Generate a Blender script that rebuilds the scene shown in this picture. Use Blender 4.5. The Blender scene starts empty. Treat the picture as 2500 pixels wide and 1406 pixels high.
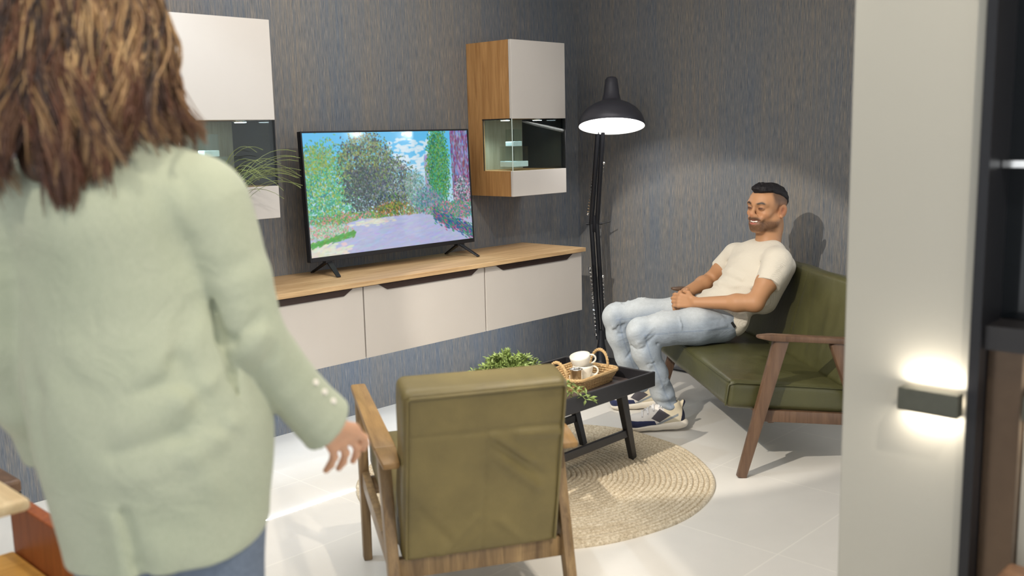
import bpy, bmesh, math, random
import numpy as np
from mathutils import Vector, Matrix, Euler
rnd = random.Random(7)
PI = math.pi
SC = bpy.context.scene
COL = SC.collection

# ------------------------------------------------------------------ camera, world, lights, exposure
YAW, PITCH, ROLL, FPX = 0.80564137, 0.15581829, -0.0228322, 2373.08
CAM = Vector((-4.894, -4.079, 1.45))
_f = Vector((math.sin(YAW)*math.cos(PITCH), math.cos(YAW)*math.cos(PITCH), -math.sin(PITCH)))
_r0 = Vector((math.cos(YAW), -math.sin(YAW), 0)); _u0 = _r0.cross(_f)
_r = math.cos(ROLL)*_r0 + math.sin(ROLL)*_u0
_u = -math.sin(ROLL)*_r0 + math.cos(ROLL)*_u0
cd = bpy.data.cameras.new('camera'); cam = bpy.data.objects.new('camera', cd); COL.objects.link(cam)
cam.matrix_world = Matrix(((_r.x, _u.x, -_f.x, CAM.x), (_r.y, _u.y, -_f.y, CAM.y), (_r.z, _u.z, -_f.z, CAM.z), (0, 0, 0, 1)))
cd.sensor_width = 36; cd.lens = 36*FPX/2500; cd.clip_start = .05
cd.dof.use_dof = True; cd.dof.focus_distance = 5.1; cd.dof.aperture_fstop = 2.6
SC.camera = cam

w = bpy.data.worlds.new('world'); SC.world = w; w.use_nodes = True
w.node_tree.nodes['Background'].inputs[0].default_value = (.93, .965, 1.0, 1)
w.node_tree.nodes['Background'].inputs[1].default_value = 1.15
SC.view_settings.view_transform = 'Standard'; SC.view_settings.look = 'None'
SC.view_settings.gamma = 1; SC.view_settings.use_curve_mapping = False
SC.view_settings.exposure = 0.22

def spot(name, loc, target, power, col, size_deg=60, blend=.5, radius=.04):
    l = bpy.data.lights.new(name, 'SPOT'); l.energy = power; l.color = col
    l.spot_size = math.radians(size_deg); l.spot_blend = blend; l.shadow_soft_size = radius
    o = bpy.data.objects.new(name, l); COL.objects.link(o); o.location = loc
    o.rotation_euler = (Vector(target)-Vector(loc)).to_track_quat('-Z', 'Y').to_euler()
    return o
def area(name, loc, target, power, col, sx, sy):
    l = bpy.data.lights.new(name, 'AREA'); l.energy = power; l.color = col
    l.shape = 'RECTANGLE'; l.size = sx; l.size_y = sy
    o = bpy.data.objects.new(name, l); COL.objects.link(o); o.location = loc
    o.rotation_euler = (Vector(target)-Vector(loc)).to_track_quat('-Z', 'Y').to_euler()
    return o
WARM = (1, .89, .73); NEUT = (1, .95, .88); COOL = (.72, .86, 1)
# track spots under the ceiling of the showroom (their fittings are built further down)
SPOTS = [((-4.6, -2.1, 2.78), (-.35, -1.1, 0), 420, (1, .92, .80), 31),
         ((-2.9, -3.3, 2.78), (-1.7, -1.6, .2), 105, WARM, 62),
         ((-3.6, -.75, 2.78), (-2.7, -.7, 0), 60, COOL, 75),
         ((-2.2, -2.5, 2.78), (-1.9, 0, 1.0), 60, NEUT, 75),
         ((-4.9, -3.0, 2.78), (-4.0, -2.3, 1.2), 44, WARM, 70),
         ((-3.6, -4.3, 2.78), (-3.3, -2.6, .1), 100, WARM, 75)]
for i, (a, b, p, c, sz) in enumerate(SPOTS):
    spot('track_spot_light', a, b, p, c, sz, .18 if i == 0 else .5, .02 if i == 0 else .04)
strip = area('floor_strip_glow', (-3.4, -.905, .012), (-3.4, 0, .50), 1.4, (.74, .86, 1), 3.0, .014)
under = area('under_sideboard_fill', (-1.75, -.42, .412), (-1.75, 0, .12), 4.5, (.76, .87, 1), 2.3, .012)  # fill light added under the sideboard to brighten the wall below it
area('ceiling_area_light', (-3.0, -1.6, 2.85), (-3.0, -1.6, 0), 42, NEUT, 3.0, 2.2)  # broad area light below the ceiling, no fitting built for it

# ------------------------------------------------------------------ materials
MATS = {}
def nt(name):
    m = bpy.data.materials.new(name); m.use_nodes = True
    t = m.node_tree; b = t.nodes['Principled BSDF']
    MATS[name] = m
    return m, t, b
def N(t, typ, **kw):
    n = t.nodes.new(typ)
    for k, v in kw.items():
        if k in n.inputs: n.inputs[k].default_value = v
        else: setattr(n, k, v)
    return n
def coords(t, scale=(1, 1, 1), rot=(0, 0, 0), src='Object'):
    tc = t.nodes.new('ShaderNodeTexCoord'); mp = t.nodes.new('ShaderNodeMapping')
    mp.inputs['Scale'].default_value = scale; mp.inputs['Rotation'].default_value = rot
    t.links.new(tc.outputs[src], mp.inputs[0]); return mp.outputs[0]
def ramp(t, fac, stops):
    r = t.nodes.new('ShaderNodeValToRGB'); e = r.color_ramp.elements
    while len(e) < len(stops): e.new(.5)
    for i, (p, c) in enumerate(stops):
        e[i].position = p; e[i].color = (*c, 1) if len(c) == 3 else c
    t.links.new(fac, r.inputs[0]); return r.outputs[0]
def lin(r, g, b):
    f = lambda c: ((c/255+.055)/1.055)**2.4 if c/255 > .04045 else c/255/12.92
    return (f(r), f(g), f(b))
def bump(t, b, height, strength=.2, dist=.002):
    n = N(t, 'ShaderNodeBump'); n.inputs['Strength'].default_value = strength; n.inputs['Distance'].default_value = dist
    t.links.new(height, n.inputs['Height']); t.links.new(n.outputs[0], b.inputs['Normal'])
def noise(t, vec, scale, detail=3, rough=.5, dist=0):
    n = N(t, 'ShaderNodeTexNoise'); n.inputs['Scale'].default_value = scale; n.inputs['Detail'].default_value = detail
    n.inputs['Roughness'].default_value = rough; n.inputs['Distortion'].default_value = dist
    t.links.new(vec, n.inputs['Vector']); return n.outputs['Fac']
def mixc(t, fac, a, b, mode='MIX'):
    m = t.nodes.new('ShaderNodeMix'); m.data_type = 'RGBA'; m.blend_type = mode
    for v, i in ((fac, 0), (a, 6), (b, 7)):
        if hasattr(v, 'default_value') or hasattr(v, 'links'): t.links.new(v, m.inputs[i])
        elif i == 0: m.inputs[0].default_value = v
        else: m.inputs[i].default_value = (*v, 1)
    return m.outputs[2]
def plain(name, col, rough=.5, metal=0, nscale=40, var=.06, bmp=.05, spec=.5, **kw):
    m, t, b = nt(name)
    f = noise(t, coords(t), nscale, 2)
    lo = tuple(max(0, c*(1-var)) for c in col); hi = tuple(min(1, c*(1+var)) for c in col)
    t.links.new(ramp(t, f, [(.3, lo), (.7, hi)]), b.inputs['Base Color'])
    b.inputs['Roughness'].default_value = rough; b.inputs['Metallic'].default_value = metal
    b.inputs['Specular IOR Level'].default_value = spec
    for k, v in kw.items(): b.inputs[k].default_value = v
    if bmp: bump(t, b, f, bmp, .001)
    return m
def emit(name, col, strength):
    m, t, b = nt(name)
    b.inputs['Base Color'].default_value = (*col, 1); b.inputs['Emission Color'].default_value = (*col, 1)
    b.inputs['Emission Strength'].default_value = strength; return m
def wood(name, dark, light, axis='X', rough=.45, scale=1.0, bmp=.1):
    m, t, b = nt(name)
    s = {'X': (1.2, 14, 14), 'Y': (14, 1.2, 14), 'Z': (14, 14, 1.2)}[axis]
    v = coords(t, tuple(q*scale for q in s))
    g = noise(t, v, 2.2, 6, .6, .8)
    s2 = tuple(q*scale*6 if q > 5 else q*scale*2 for q in s)
    g2 = noise(t, coords(t, s2), 3, 3, .6)
    c = ramp(t, g, [(.28, dark), (.5, tuple((a+b_)/2 for a, b_ in zip(dark, light))), (.72, light)])
    c2 = ramp(t, g2, [(.3, (.78, .78, .78)), (.6, (1, 1, 1))])
    t.links.new(mixc(t, .7, c, c2, 'MULTIPLY'), b.inputs['Base Color'])
    b.inputs['Roughness'].default_value = rough
    bump(t, b, g2, bmp, .001); return m
def leather(name, col, rough=.38):
    m, t, b = nt(name)
    v = coords(t)
    f = noise(t, v, 3.5, 4, .6); g = noise(t, v, 260, 2)
    lo = tuple(c*.72 for c in col); hi = tuple(min(1, c*1.22) for c in col)
    t.links.new(ramp(t, f, [(.3, lo), (.7, hi)]), b.inputs['Base Color'])
    t.links.new(ramp(t, f, [(.3, (rough-.05,)*3), (.7, (rough+.12,)*3)]), b.inputs['Roughness'])
    w1 = noise(t, v, 14, 4, .6, 1.0)
    ad = N(t, 'ShaderNodeMath', operation='MULTIPLY_ADD'); t.links.new(w1, ad.inputs[0]); ad.inputs[1].default_value = 3.0; t.links.new(g, ad.inputs[2])
    bump(t, b, ad.outputs[0], .35, .0012); return m
def wrinkle(t, b, v, fine, fs, scale, dist_, strength):
    w1 = noise(t, v, scale, 4, .55, 1.6)
    ad = N(t, 'ShaderNodeMath', operation='MULTIPLY_ADD'); t.links.new(fine, ad.inputs[0]); ad.inputs[1].default_value = fs; t.links.new(w1, ad.inputs[2])
    bump(t, b, ad.outputs[0], strength, dist_)
def attr_mat(name, rough=.55, nscale=200, bmp=.08, sss=0, spec=.4, mult=None, wr=None):
    m, t, b = nt(name)
    a = t.nodes.new('ShaderNodeAttribute'); a.attribute_name = 'col'
    c = a.outputs['Color']
    if mult:
        f = noise(t, coords(t), mult[0], 4, .6)
        c = mixc(t, 1.0, c, ramp(t, f, [(.3, (mult[1],)*3), (.7, (1, 1, 1))]), 'MULTIPLY')
    t.links.new(c, b.inputs['Base Color'])
    b.inputs['Roughness'].default_value = rough; b.inputs['Specular IOR Level'].default_value = spec
    if sss:
        b.inputs['Subsurface Weight'].default_value = sss; b.inputs['Subsurface Radius'].default_value = (.012, .005, .003)
        b.inputs['Subsurface Scale'].default_value = 1
    if wr: wrinkle(t, b, coords(t, wr[3]), noise(t, coords(t), nscale, 2), .04, wr[0], wr[1], wr[2])
    elif bmp: bump(t, b, noise(t, coords(t), nscale, 2), bmp, .001)
    return m

def wall_mat():
    m, t, b = nt('woven_wallpaper')
    fine = noise(t, coords(t, (320, 320, 15)), 1, 3, .6)
    mid = noise(t, coords(t, (70, 70, 1.6)), 1, 3, .6)
    big = noise(t, coords(t, (2.2, 2.2, .12)), 1, 2, .5)
    base = ramp(t, fine, [(.26, lin(82, 86, 90)), (.45, lin(108, 112, 116)), (.56, lin(124, 123, 120)), (.76, lin(154, 150, 142))])
    band = ramp(t, mid, [(.35, (.80, .86, .98)), (.65, (1.08, 1.0, .93))])
    bb = ramp(t, big, [(.40, (.86, .92, 1.0)), (.60, (1.05, 1.0, .94))])
    c = mixc(t, 1.0, mixc(t, 1.0, base, band, 'MULTIPLY'), bb, 'MULTIPLY')
    t.links.new(c, b.inputs['Base Color']); b.inputs['Roughness'].default_value = .7
    bump(t, b, fine, .5, .0015); return m
def floor_mat():
    m, t, b = nt('porcelain_floor')
    tc = t.nodes.new('ShaderNodeTexCoord'); mp = t.nodes.new('ShaderNodeMapping')
    mp.inputs['Location'].default_value = (1.326+.66*4, 1.895+.634*4, 0)
    t.links.new(tc.outputs['Object'], mp.inputs[0])
    br = t.nodes.new('ShaderNodeTexBrick'); br.offset = 0; br.squash = 1
    br.inputs['Scale'].default_value = 1; br.inputs['Brick Width'].default_value = .66; br.inputs['Row Height'].default_value = .634
    br.inputs['Mortar Size'].default_value = .003; br.inputs['Mortar Smooth'].default_value = .3
    br.inputs['Color1'].default_value = (*lin(230, 226, 218), 1); br.inputs['Color2'].default_value = (*lin(233, 229, 222), 1)
    br.inputs['Mortar'].default_value = (*lin(243, 239, 230), 1)
    t.links.new(mp.outputs[0], br.inputs['Vector'])
    f = noise(t, coords(t), 3, 5, .6)
    c = mixc(t, 1.0, br.outputs['Color'], ramp(t, f, [(.3, (.94, .94, .94)), (.7, (1, 1, 1))]), 'MULTIPLY')
    t.links.new(c, b.inputs['Base Color']); b.inputs['Roughness'].default_value = .28
    bump(t, b, br.outputs['Fac'], -.1, .001); return m
def rug_mat():
    m, t, b = nt('braided_jute')
    v = coords(t)
    f = noise(t, v, 90, 4, .7); g = noise(t, v, 420, 2)
    c = ramp(t, f, [(.3, lin(168, 150, 122)), (.5, lin(214, 199, 172)), (.7, lin(240, 230, 210))])
    c = mixc(t, .5, c, ramp(t, g, [(.35, (.66, .62, .57)), (.55, (1, 1, 1))]), 'MULTIPLY')
    t.links.new(c, b.inputs['Base Color']); b.inputs['Roughness'].default_value = .9
    bump(t, b, g, .6, .004); return m
def glass_mat():
    m, t, b = nt('clear_glass')
    b.inputs['Transmission Weight'].default_value = 1; b.inputs['Roughness'].default_value = .0
    b.inputs['IOR'].default_value = 1.45; b.inputs['Base Color'].default_value = (.93, .98, .96, 1); return m
def thin_glass(name='cabinet_glass', tint=(.90, .95, .93), edge=.30):
    m = bpy.data.materials.new(name); m.use_nodes = True; t = m.node_tree
    for n in list(t.nodes): t.nodes.remove(n)
    o = N(t, 'ShaderNodeOutputMaterial'); mx = N(t, 'ShaderNodeMixShader'); tr = N(t, 'ShaderNodeBsdfTransparent'); gl = N(t, 'ShaderNodeBsdfGlossy')
    tr.inputs[0].default_value = (*tint, 1); gl.inputs['Roughness'].default_value = .02
    lw_ = N(t, 'ShaderNodeLayerWeight'); pw = N(t, 'ShaderNodeMath', operation='POWER'); t.links.new(lw_.outputs['Facing'], pw.inputs[0]); pw.inputs[1].default_value = 4
    fr = N(t, 'ShaderNodeMath', operation='MULTIPLY_ADD'); t.links.new(pw.outputs[0], fr.inputs[0]); fr.inputs[1].default_value = edge; fr.inputs[2].default_value = .03
    t.links.new(fr.outputs[0], mx.inputs[0]); t.links.new(tr.outputs[0], mx.inputs[1]); t.links.new(gl.outputs[0], mx.inputs[2]); t.links.new(mx.outputs[0], o.inputs[0])
    return m

M_WALL = wall_mat(); M_FLOOR = floor_mat(); M_RUG = rug_mat(); M_GLASS = glass_mat(); M_TGLASS = thin_glass(); M_CUPGLASS = thin_glass('holder_glass', (.96, .985, .98), .75)
M_CEIL = plain('ceiling_paint', (.78, .77, .75), .9, nscale=20, var=.02)
M_WHITE = plain('matt_white_lacquer', lin(198, 192, 186), .42, nscale=8, var=.01, bmp=0)
M_OAK_Z = wood('oak_upright', lin(150, 106, 60), lin(196, 150, 96), 'Z')
M_OAK_X = wood('oak_lengthwise', lin(172, 138, 98), lin(214, 182, 138), 'X')
M_OAKDARK = wood('walnut_stained_wood', lin(80, 58, 44), lin(120, 92, 70), 'Z', .4)
M_ASH = wood('pale_brown_wood', lin(104, 82, 58), lin(166, 138, 98), 'Z', .42)
M_HONEY = wood('honey_brown_armrest', lin(134, 102, 62), lin(176, 140, 90), 'X', .38)
M_BRONZE = plain('bronze_metal', lin(74, 60, 56), .35, .6, var=.04)
M_BLACKMETAL = plain('black_metal', lin(30, 31, 36), .38, .3, var=.05)
M_BLACKPAINT = plain('black_painted_wood', lin(34, 33, 36), .42, 0, nscale=60, var=.1)
M_TRAYFLOOR = plain('dark_brown_tray_board', lin(84, 74, 72), .4, 0, nscale=30, var=.08)
M_DARKGLASS = plain('black_glass', lin(14, 18, 22), .08, 0, bmp=0)
M_STEEL = plain('brushed_steel', (.75, .74, .72), .18, 1, bmp=0)
M_CHROME = plain('chrome', (.85, .85, .85), .12, 1, bmp=0)
M_LEATHER = leather('olive_leather', lin(76, 75, 45), .34)
M_LEATHER2 = leather('olive_leather_armchair', lin(118, 106, 66), .42)
M_PIPING = leather('olive_piping', lin(70, 70, 38), .45)
M_CERAMIC = plain('white_ceramic', lin(235, 230, 218), .15, 0, var=.01, bmp=0)
M_SHADEIN = plain('white_enamel', (.9, .9, .88), .5, bmp=0)
M_SHADEOUT = plain('charcoal_enamel', lin(62, 62, 70), .42, .2, nscale=30, var=.03, bmp=0)
M_BULB = emit('bulb_glow', (1, .98, .95), 22)
M_PUCK = emit('puck_light_glow', (.8, .92, 1), 14)
M_STRIP = emit('led_strip_glow', (.9, .95, 1), 7)
M_SCONCE = emit('warm_led_glow', (1, .85, .66), 6)
M_WICKER = wood('woven_wicker', lin(142, 106, 64), lin(222, 190, 138), 'X', .7, 8, .5)
M_LEAF = plain('leaf_green', lin(120, 138, 74), .5, nscale=30, var=.35, bmp=0)
M_GRASS = plain('grass_blade_green', lin(130, 142, 84), .5, nscale=12, var=.3, bmp=0)
M_TERRA = plain('white_planter', lin(220, 216, 208), .5)
M_COLUMN = plain('grey_white_panel', lin(176, 175, 167), .55, nscale=1.5, var=.02, bmp=0)
M_TABLETOP = wood('pale_oak_table', lin(214, 184, 138), lin(240, 218, 176), 'Y', .4)
M_REDWOOD = wood('reddish_brown_wood', lin(130, 66, 36), lin(176, 102, 58), 'Z', .4)
M_YELWOOD = wood('honey_wood', lin(214, 160, 74), lin(240, 192, 104), 'X', .4)
M_DENIM_A = attr_mat('light_denim', .85, 500, .25, mult=(26, .84), spec=.2, wr=(9, .014, .30, (1, 1, 1.8)))

# ------------------------------------------------------------------ object helpers
def sprop(o, label=None, cat=None, group=None, kind=None):
    if label: o['label'] = label
    if cat: o['category'] = cat
    if group: o['group'] = group
    if kind: o['kind'] = kind
    return o
def thing(name, label, cat, loc=(0, 0, 0), rz=0, group=None):
    o = bpy.data.objects.new(name, None); COL.objects.link(o); o.empty_display_size = .1
    o.location = loc; o.rotation_euler = (0, 0, rz)
    return sprop(o, label, cat, group)
def rootloc(p):
    v = Vector((0, 0, 0))
    while p: v += p.location; p = p.parent
    return v
class MB:
    def __init__(s): s.bm = bmesh.new()
    def box(s, lo, hi, bev=0, seg=2, rot=None, piv=None):
        lo = Vector(lo); hi = Vector(hi); c = (lo+hi)/2; d = hi-lo
        r = bmesh.ops.create_cube(s.bm, size=1); vs = r['verts']
        for v in vs: v.co = Vector((v.co.x*d.x, v.co.y*d.y, v.co.z*d.z))+c
        if bev:
            es = list({e for v in vs for e in v.link_edges})
            q = bmesh.ops.bevel(s.bm, geom=es, offset=bev, segments=seg, profile=.5, affect='EDGES')
            vs = list({v for f in q['faces'] for v in f.verts} | {v for v in vs if v.is_valid})
        if rot is not None:
            p = Vector(piv) if piv else c
            R = rot if isinstance(rot, Matrix) else Euler(rot).to_matrix()
            for v in vs: v.co = R@(v.co-p)+p
        return vs
    def bar(s, a, b, w, h, up=(0, 0, 1), w2=None, h2=None, bev=.003):
        """rectangular bar from a to b; w across, h along 'up'"""
        a = Vector(a); b = Vector(b); x = (b-a).normalized(); up = Vector(up)
        y = up.cross(x).normalized(); z = x.cross(y)
        w2 = w if w2 is None else w2; h2 = h if h2 is None else h2
        vs = []
        for p, ww, hh in ((a, w, h), (b, w2, h2)):
            for sy, sz in ((-1, -1), (1, -1), (1, 1), (-1, 1)):
                vs.append(s.bm.verts.new(p+y*sy*ww/2+z*sz*hh/2))
        fs = [s.bm.faces.new([vs[0], vs[3], vs[2], vs[1]]), s.bm.faces.new(vs[4:])]
        for i in range(4):
            j = (i+1) % 4; fs.append(s.bm.faces.new([vs[i], vs[j], vs[4+j], vs[4+i]]))
        if bev:
            es = list({e for f in fs for e in f.edges})
            bmesh.ops.bevel(s.bm, geom=es, offset=bev, segments=2, profile=.5, affect='EDGES')
    def tube(s, pts, r, seg=8, closed=False, cap=True):
        pts = [Vector(p) for p in pts]; n = len(pts)
        rs = r if hasattr(r, '__len__') else [r]*n
        rings = []; up = None
        for i, p in enumerate(pts):
            if closed: d = pts[(i+1) % n]-pts[i-1]
            else: d = pts[min(i+1, n-1)]-pts[max(i-1, 0)]
            d.normalize()
            if up is None:
                up = Vector((0, 0, 1)) if abs(d.z) < .9 else Vector((1, 0, 0))
            y = up.cross(d).normalized(); z = d.cross(y); up = z
            rings.append([s.bm.verts.new(p+(y*math.cos(2*PI*k/seg)+z*math.sin(2*PI*k/seg))*rs[i]) for k in range(seg)])
        m = n if closed else n-1
        for i in range(m):
            A = rings[i]; B = rings[(i+1) % n]
            for k in range(seg):
                j = (k+1) % seg; s.bm.faces.new([A[k], A[j], B[j], B[k]])
        if cap and not closed:
            s.bm.faces.new(list(reversed(rings[0]))); s.bm.faces.new(rings[-1])
    def lathe(s, prof, c=(0, 0, 0), seg=32, axis=None, closed=False):
        c = Vector(c); Q = axis or Matrix.Identity(3)
        rings = []
        for (r, z) in prof:
            if r < 1e-6: rings.append([s.bm.verts.new(c+Q@Vector((0, 0, z)))])
            else: rings.append([s.bm.verts.new(c+Q@Vector((r*math.cos(2*PI*k/seg), r*math.sin(2*PI*k/seg), z))) for k in range(seg)])
        for A, B in zip(rings, rings[1:]):
            for k in range(seg):
                j = (k+1) % seg
                if len(A) == 1 and len(B) == 1: continue
                if len(A) == 1: s.bm.faces.new([A[0], B[k], B[j]])
                elif len(B) == 1: s.bm.faces.new([A[k], A[j], B[0]])
                else: s.bm.faces.new([A[k], A[j], B[j], B[k]])
    def sphere(s, c, r, u=16, v=10, scale=(1, 1, 1)):
        q = bmesh.ops.create_uvsphere(s.bm, u_segments=u, v_segments=v, radius=r)
        for vv in q['verts']: vv.co = Vector((vv.co.x*scale[0], vv.co.y*scale[1], vv.co.z*scale[2]))+Vector(c)
    def poly(s, pts, depth_vec):
        """prism: polygon pts extruded by depth_vec"""
        a = [s.bm.verts.new(Vector(p)) for p in pts]; b = [s.bm.verts.new(Vector(p)+Vector(depth_vec)) for p in pts]
        s.bm.faces.new(list(reversed(a))); s.bm.faces.new(b); n = len(a)
        for i in range(n):
            j = (i+1) % n; s.bm.faces.new([a[i], a[j], b[j], b[i]])
def part(name, mb, mat, parent=None, smooth=False, world=False, label=None, flat_ang=40):
    bm = mb.bm
    bmesh.ops.recalc_face_normals(bm, faces=bm.faces)
    me = bpy.data.meshes.new(name)
    if world and parent:
        bm.transform(Matrix.Translation(-rootloc(parent)))
    bm.to_mesh(me); bm.free()
    o = bpy.data.objects.new(name, me); COL.objects.link(o); me.materials.append(mat)
    if parent: o.parent = parent
    if smooth:
        for p in me.polygons: p.use_smooth = True
        try: me.set_sharp_from_angle(angle=math.radians(flat_ang))
        except Exception: pass
    if label: o['label'] = label
    return o
def copy_tree(o, parent=None):
    c = o.copy(); COL.objects.link(c); c.parent = parent
    for ch in o.children: copy_tree(ch, c)
    return c
def struct(name, mb, mat, **k):
    return sprop(part(name, mb, mat, **k), kind='structure')

# ------------------------------------------------------------------ signed-distance modelling (bodies, clothes, cushions)
def V3(*a): return np.array(a, dtype=np.float64)
class SDF:
    INIT = .035
    def __init__(s, lo, hi, h):
        s.lo = np.array(lo, float); s.h = h
        s.n = np.ceil((np.array(hi)-s.lo)/h).astype(int)+1
        s.a = np.full(s.n, s.INIT, np.float32)
    def sub(s, lo, hi):
        i0 = np.clip(np.floor((lo-s.lo)/s.h).astype(int), 0, s.n); i1 = np.clip(np.ceil((hi-s.lo)/s.h).astype(int)+1, 0, s.n)
        if (i1 <= i0).any(): return None
        ax = [(s.lo[k]+np.arange(i0[k], i1[k])*s.h).astype(np.float32) for k in range(3)]
        X, Y, Z = ax[0][:, None, None], ax[1][None, :, None], ax[2][None, None, :]
        return (slice(i0[0], i1[0]), slice(i0[1], i1[1]), slice(i0[2], i1[2])), X, Y, Z
    def op(s, sl, d, k, mode):
        A = s.a[sl]
        if mode == 's': d = -d
        if mode in 'u':
            h = np.maximum(k-np.abs(A-d), 0)/max(k, 1e-6); s.a[sl] = np.minimum(A, d)-h*h*k*.25
        else:
            h = np.maximum(k-np.abs(A-d), 0)/max(k, 1e-6); s.a[sl] = np.maximum(A, d)+h*h*k*.25
    def cap(s, a, b, ra, rb=None, k=.012, mode='u', n=None, f=1.0):
        rb = ra if rb is None else rb
        a = np.array(a, float); b = np.array(b, float); R = max(ra, rb)+.036
        q = s.sub(np.minimum(a, b)-R, np.maximum(a, b)+R)
        if q is None: return s
        sl, X, Y, Z = q; ba = b-a; L = max(ba@ba, 1e-12)
        px, py, pz = X-a[0], Y-a[1], Z-a[2]
        t = np.clip((px*ba[0]+py*ba[1]+pz*ba[2])/L, 0, 1)
        dx, dy, dz = px-t*ba[0], py-t*ba[1], pz-t*ba[2]
        if n is not None:
            n = np.array(n, float); n /= np.linalg.norm(n); w_ = (dx*n[0]+dy*n[1]+dz*n[2])*(f-1)
            dx, dy, dz = dx+w_*n[0], dy+w_*n[1], dz+w_*n[2]
        d = np.sqrt(dx*dx+dy*dy+dz*dz)-(ra+(rb-ra)*t)
        s.op(sl, d, k, mode); return s
    def chain(s, pts, rs, k=.012, **kw):
        for i in range(len(pts)-1): s.cap(pts[i], pts[i+1], rs[i], rs[i+1], k, **kw)
        return s
    def ell(s, c, r, R=None, k=.012, mode='u'):
        c = np.array(c, float); r = np.array(r, float); m = (r.max() if R is not None else r)+.036
        q = s.sub(c-m, c+m)
        if q is None: return s
        sl, X, Y, Z = q; x, y, z = X-c[0], Y-c[1], Z-c[2]
        if R is not None:
            R = np.array(R); x, y, z = (x*R[0, 0]+y*R[1, 0]+z*R[2, 0]), (x*R[0, 1]+y*R[1, 1]+z*R[2, 1]), (x*R[0, 2]+y*R[1, 2]+z*R[2, 2])
        k0 = np.sqrt((x/r[0])**2+(y/r[1])**2+(z/r[2])**2); k1 = np.sqrt((x/r[0]**2)**2+(y/r[1]**2)**2+(z/r[2]**2)**2)
        s.op(sl, k0*(k0-1)/np.maximum(k1, 1e-4), k, mode); return s
    def rbox(s, c, half, rad, R=None, k=.01, mode='u', crown=None):
        c = np.array(c, float); half = np.array(half, float); m = np.linalg.norm(half)+.04 if R is not None else half+.04
        sl, X, Y, Z = s.sub(c-m, c+m); x, y, z = X-c[0], Y-c[1], Z-c[2]
        if R is not None:
            R = np.array(R); x, y, z = (x*R[0, 0]+y*R[1, 0]+z*R[2, 0]), (x*R[0, 1]+y*R[1, 1]+z*R[2, 1]), (x*R[0, 2]+y*R[1, 2]+z*R[2, 2])
        hx, hy, hz = half-rad
        if crown: # puff thickness of axis 2 towards the middle
            hz = hz+crown*(1-np.clip(x/half[0], -1, 1)**2)*(1-np.clip(y/half[1], -1, 1)**2)
        qx, qy, qz = np.abs(x)-hx, np.abs(y)-hy, np.abs(z)-hz
        d = np.sqrt(np.maximum(qx, 0)**2+np.maximum(qy, 0)**2+np.maximum(qz, 0)**2)+np.minimum(np.maximum(np.maximum(qx, qy), qz), 0)-rad
        s.op(sl, d, k, mode); return s
    def bump(s, pts, r, amt):
        """raise (amt>0) or dent (amt<0) the surface along a polyline"""
        pts = [np.array(p, float) for p in pts]
        for a, b in zip(pts, pts[1:]):
            q = s.sub(np.minimum(a, b)-2.4*r, np.maximum(a, b)+2.4*r)
            if q is None: continue
            sl, X, Y, Z = q; ba = b-a; L = max(ba@ba, 1e-12); px, py, pz = X-a[0], Y-a[1], Z-a[2]
            t = np.clip((px*ba[0]+py*ba[1]+pz*ba[2])/L, 0, 1)
            d2 = (px-t*ba[0])**2+(py-t*ba[1])**2+(pz-t*ba[2])**2
            s.a[sl] -= amt*np.exp(-d2/(r*r))
        return s
    def cut(s, c, n, k=.004, lo=None, hi=None):
        """remove everything on the side n points to"""
        c = np.array(c, float); n = np.array(n, float); n /= np.linalg.norm(n)
        q = s.sub(np.array(lo) if lo is not None else s.lo, np.array(hi) if hi is not None else s.lo+s.n*s.h)
        sl, X, Y, Z = q; d = (X-c[0])*n[0]+(Y-c[1])*n[1]+(Z-c[2])*n[2]
        s.op(sl, d, k, 'i'); return s
    def waves(s, amp, freq, seed=0, nn=7, stretch=(1, 1, 1)):
        rg = np.random.RandomState(seed)
        X = (s.lo[0]+np.arange(s.n[0])*s.h)[:, None, None]; Y = (s.lo[1]+np.arange(s.n[1])*s.h)[None, :, None]; Z = (s.lo[2]+np.arange(s.n[2])*s.h)[None, None, :]
        for i in range(nn):
            d = rg.normal(size=3)*stretch; d /= np.linalg.norm(d); d *= freq*(.6+rg.rand()*.9)
            s.a += (amp/nn*1.6*np.sin(X*d[0]+Y*d[1]+Z*d[2]+rg.rand()*6.28)).astype(np.float32)
        return s
    def mesh(s):
        a = s.a.copy()
        a[0] = a[-1] = 1e-2; a[:, 0] = a[:, -1] = 1e-2; a[:, :, 0] = a[:, :, -1] = 1e-2
        ins = a < 0; nx, ny, nz = a.shape
        c = ins[:-1, :-1, :-1].astype(np.uint8)
        cnt = np.zeros((nx-1, ny-1, nz-1), np.uint8)
        for dx in (0, 1):
            for dy in (0, 1):
                for dz in (0, 1): cnt += ins[dx:nx-1+dx, dy:ny-1+dy, dz:nz-1+dz]
        cells = np.argwhere((cnt > 0) & (cnt < 8))
        idx = np.full((nx-1, ny-1, nz-1), -1, np.int32); idx[tuple(cells.T)] = np.arange(len(cells))
        acc = np.zeros((len(cells), 3)); num = np.zeros(len(cells))
        cor = [(x, y, z) for x in (0, 1) for y in (0, 1) for z in (0, 1)]
        vals = {o: a[cells[:, 0]+o[0], cells[:, 1]+o[1], cells[:, 2]+o[2]].astype(float) for o in cor}
        for i, p in enumerate(cor):
            for q in cor[i+1:]:
                if sum(abs(p[k]-q[k]) for k in range(3)) != 1: continue
                va, vb = vals[p], vals[q]; m = (va < 0) != (vb < 0)
                t = np.where(m, va/np.where(m, va-vb, 1), 0)
                for k in range(3): acc[:, k] += np.where(m, p[k]+t*(q[k]-p[k]), 0)
                num += m
        V = (cells+acc/num[:, None])*s.h+s.lo
        F = []
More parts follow.
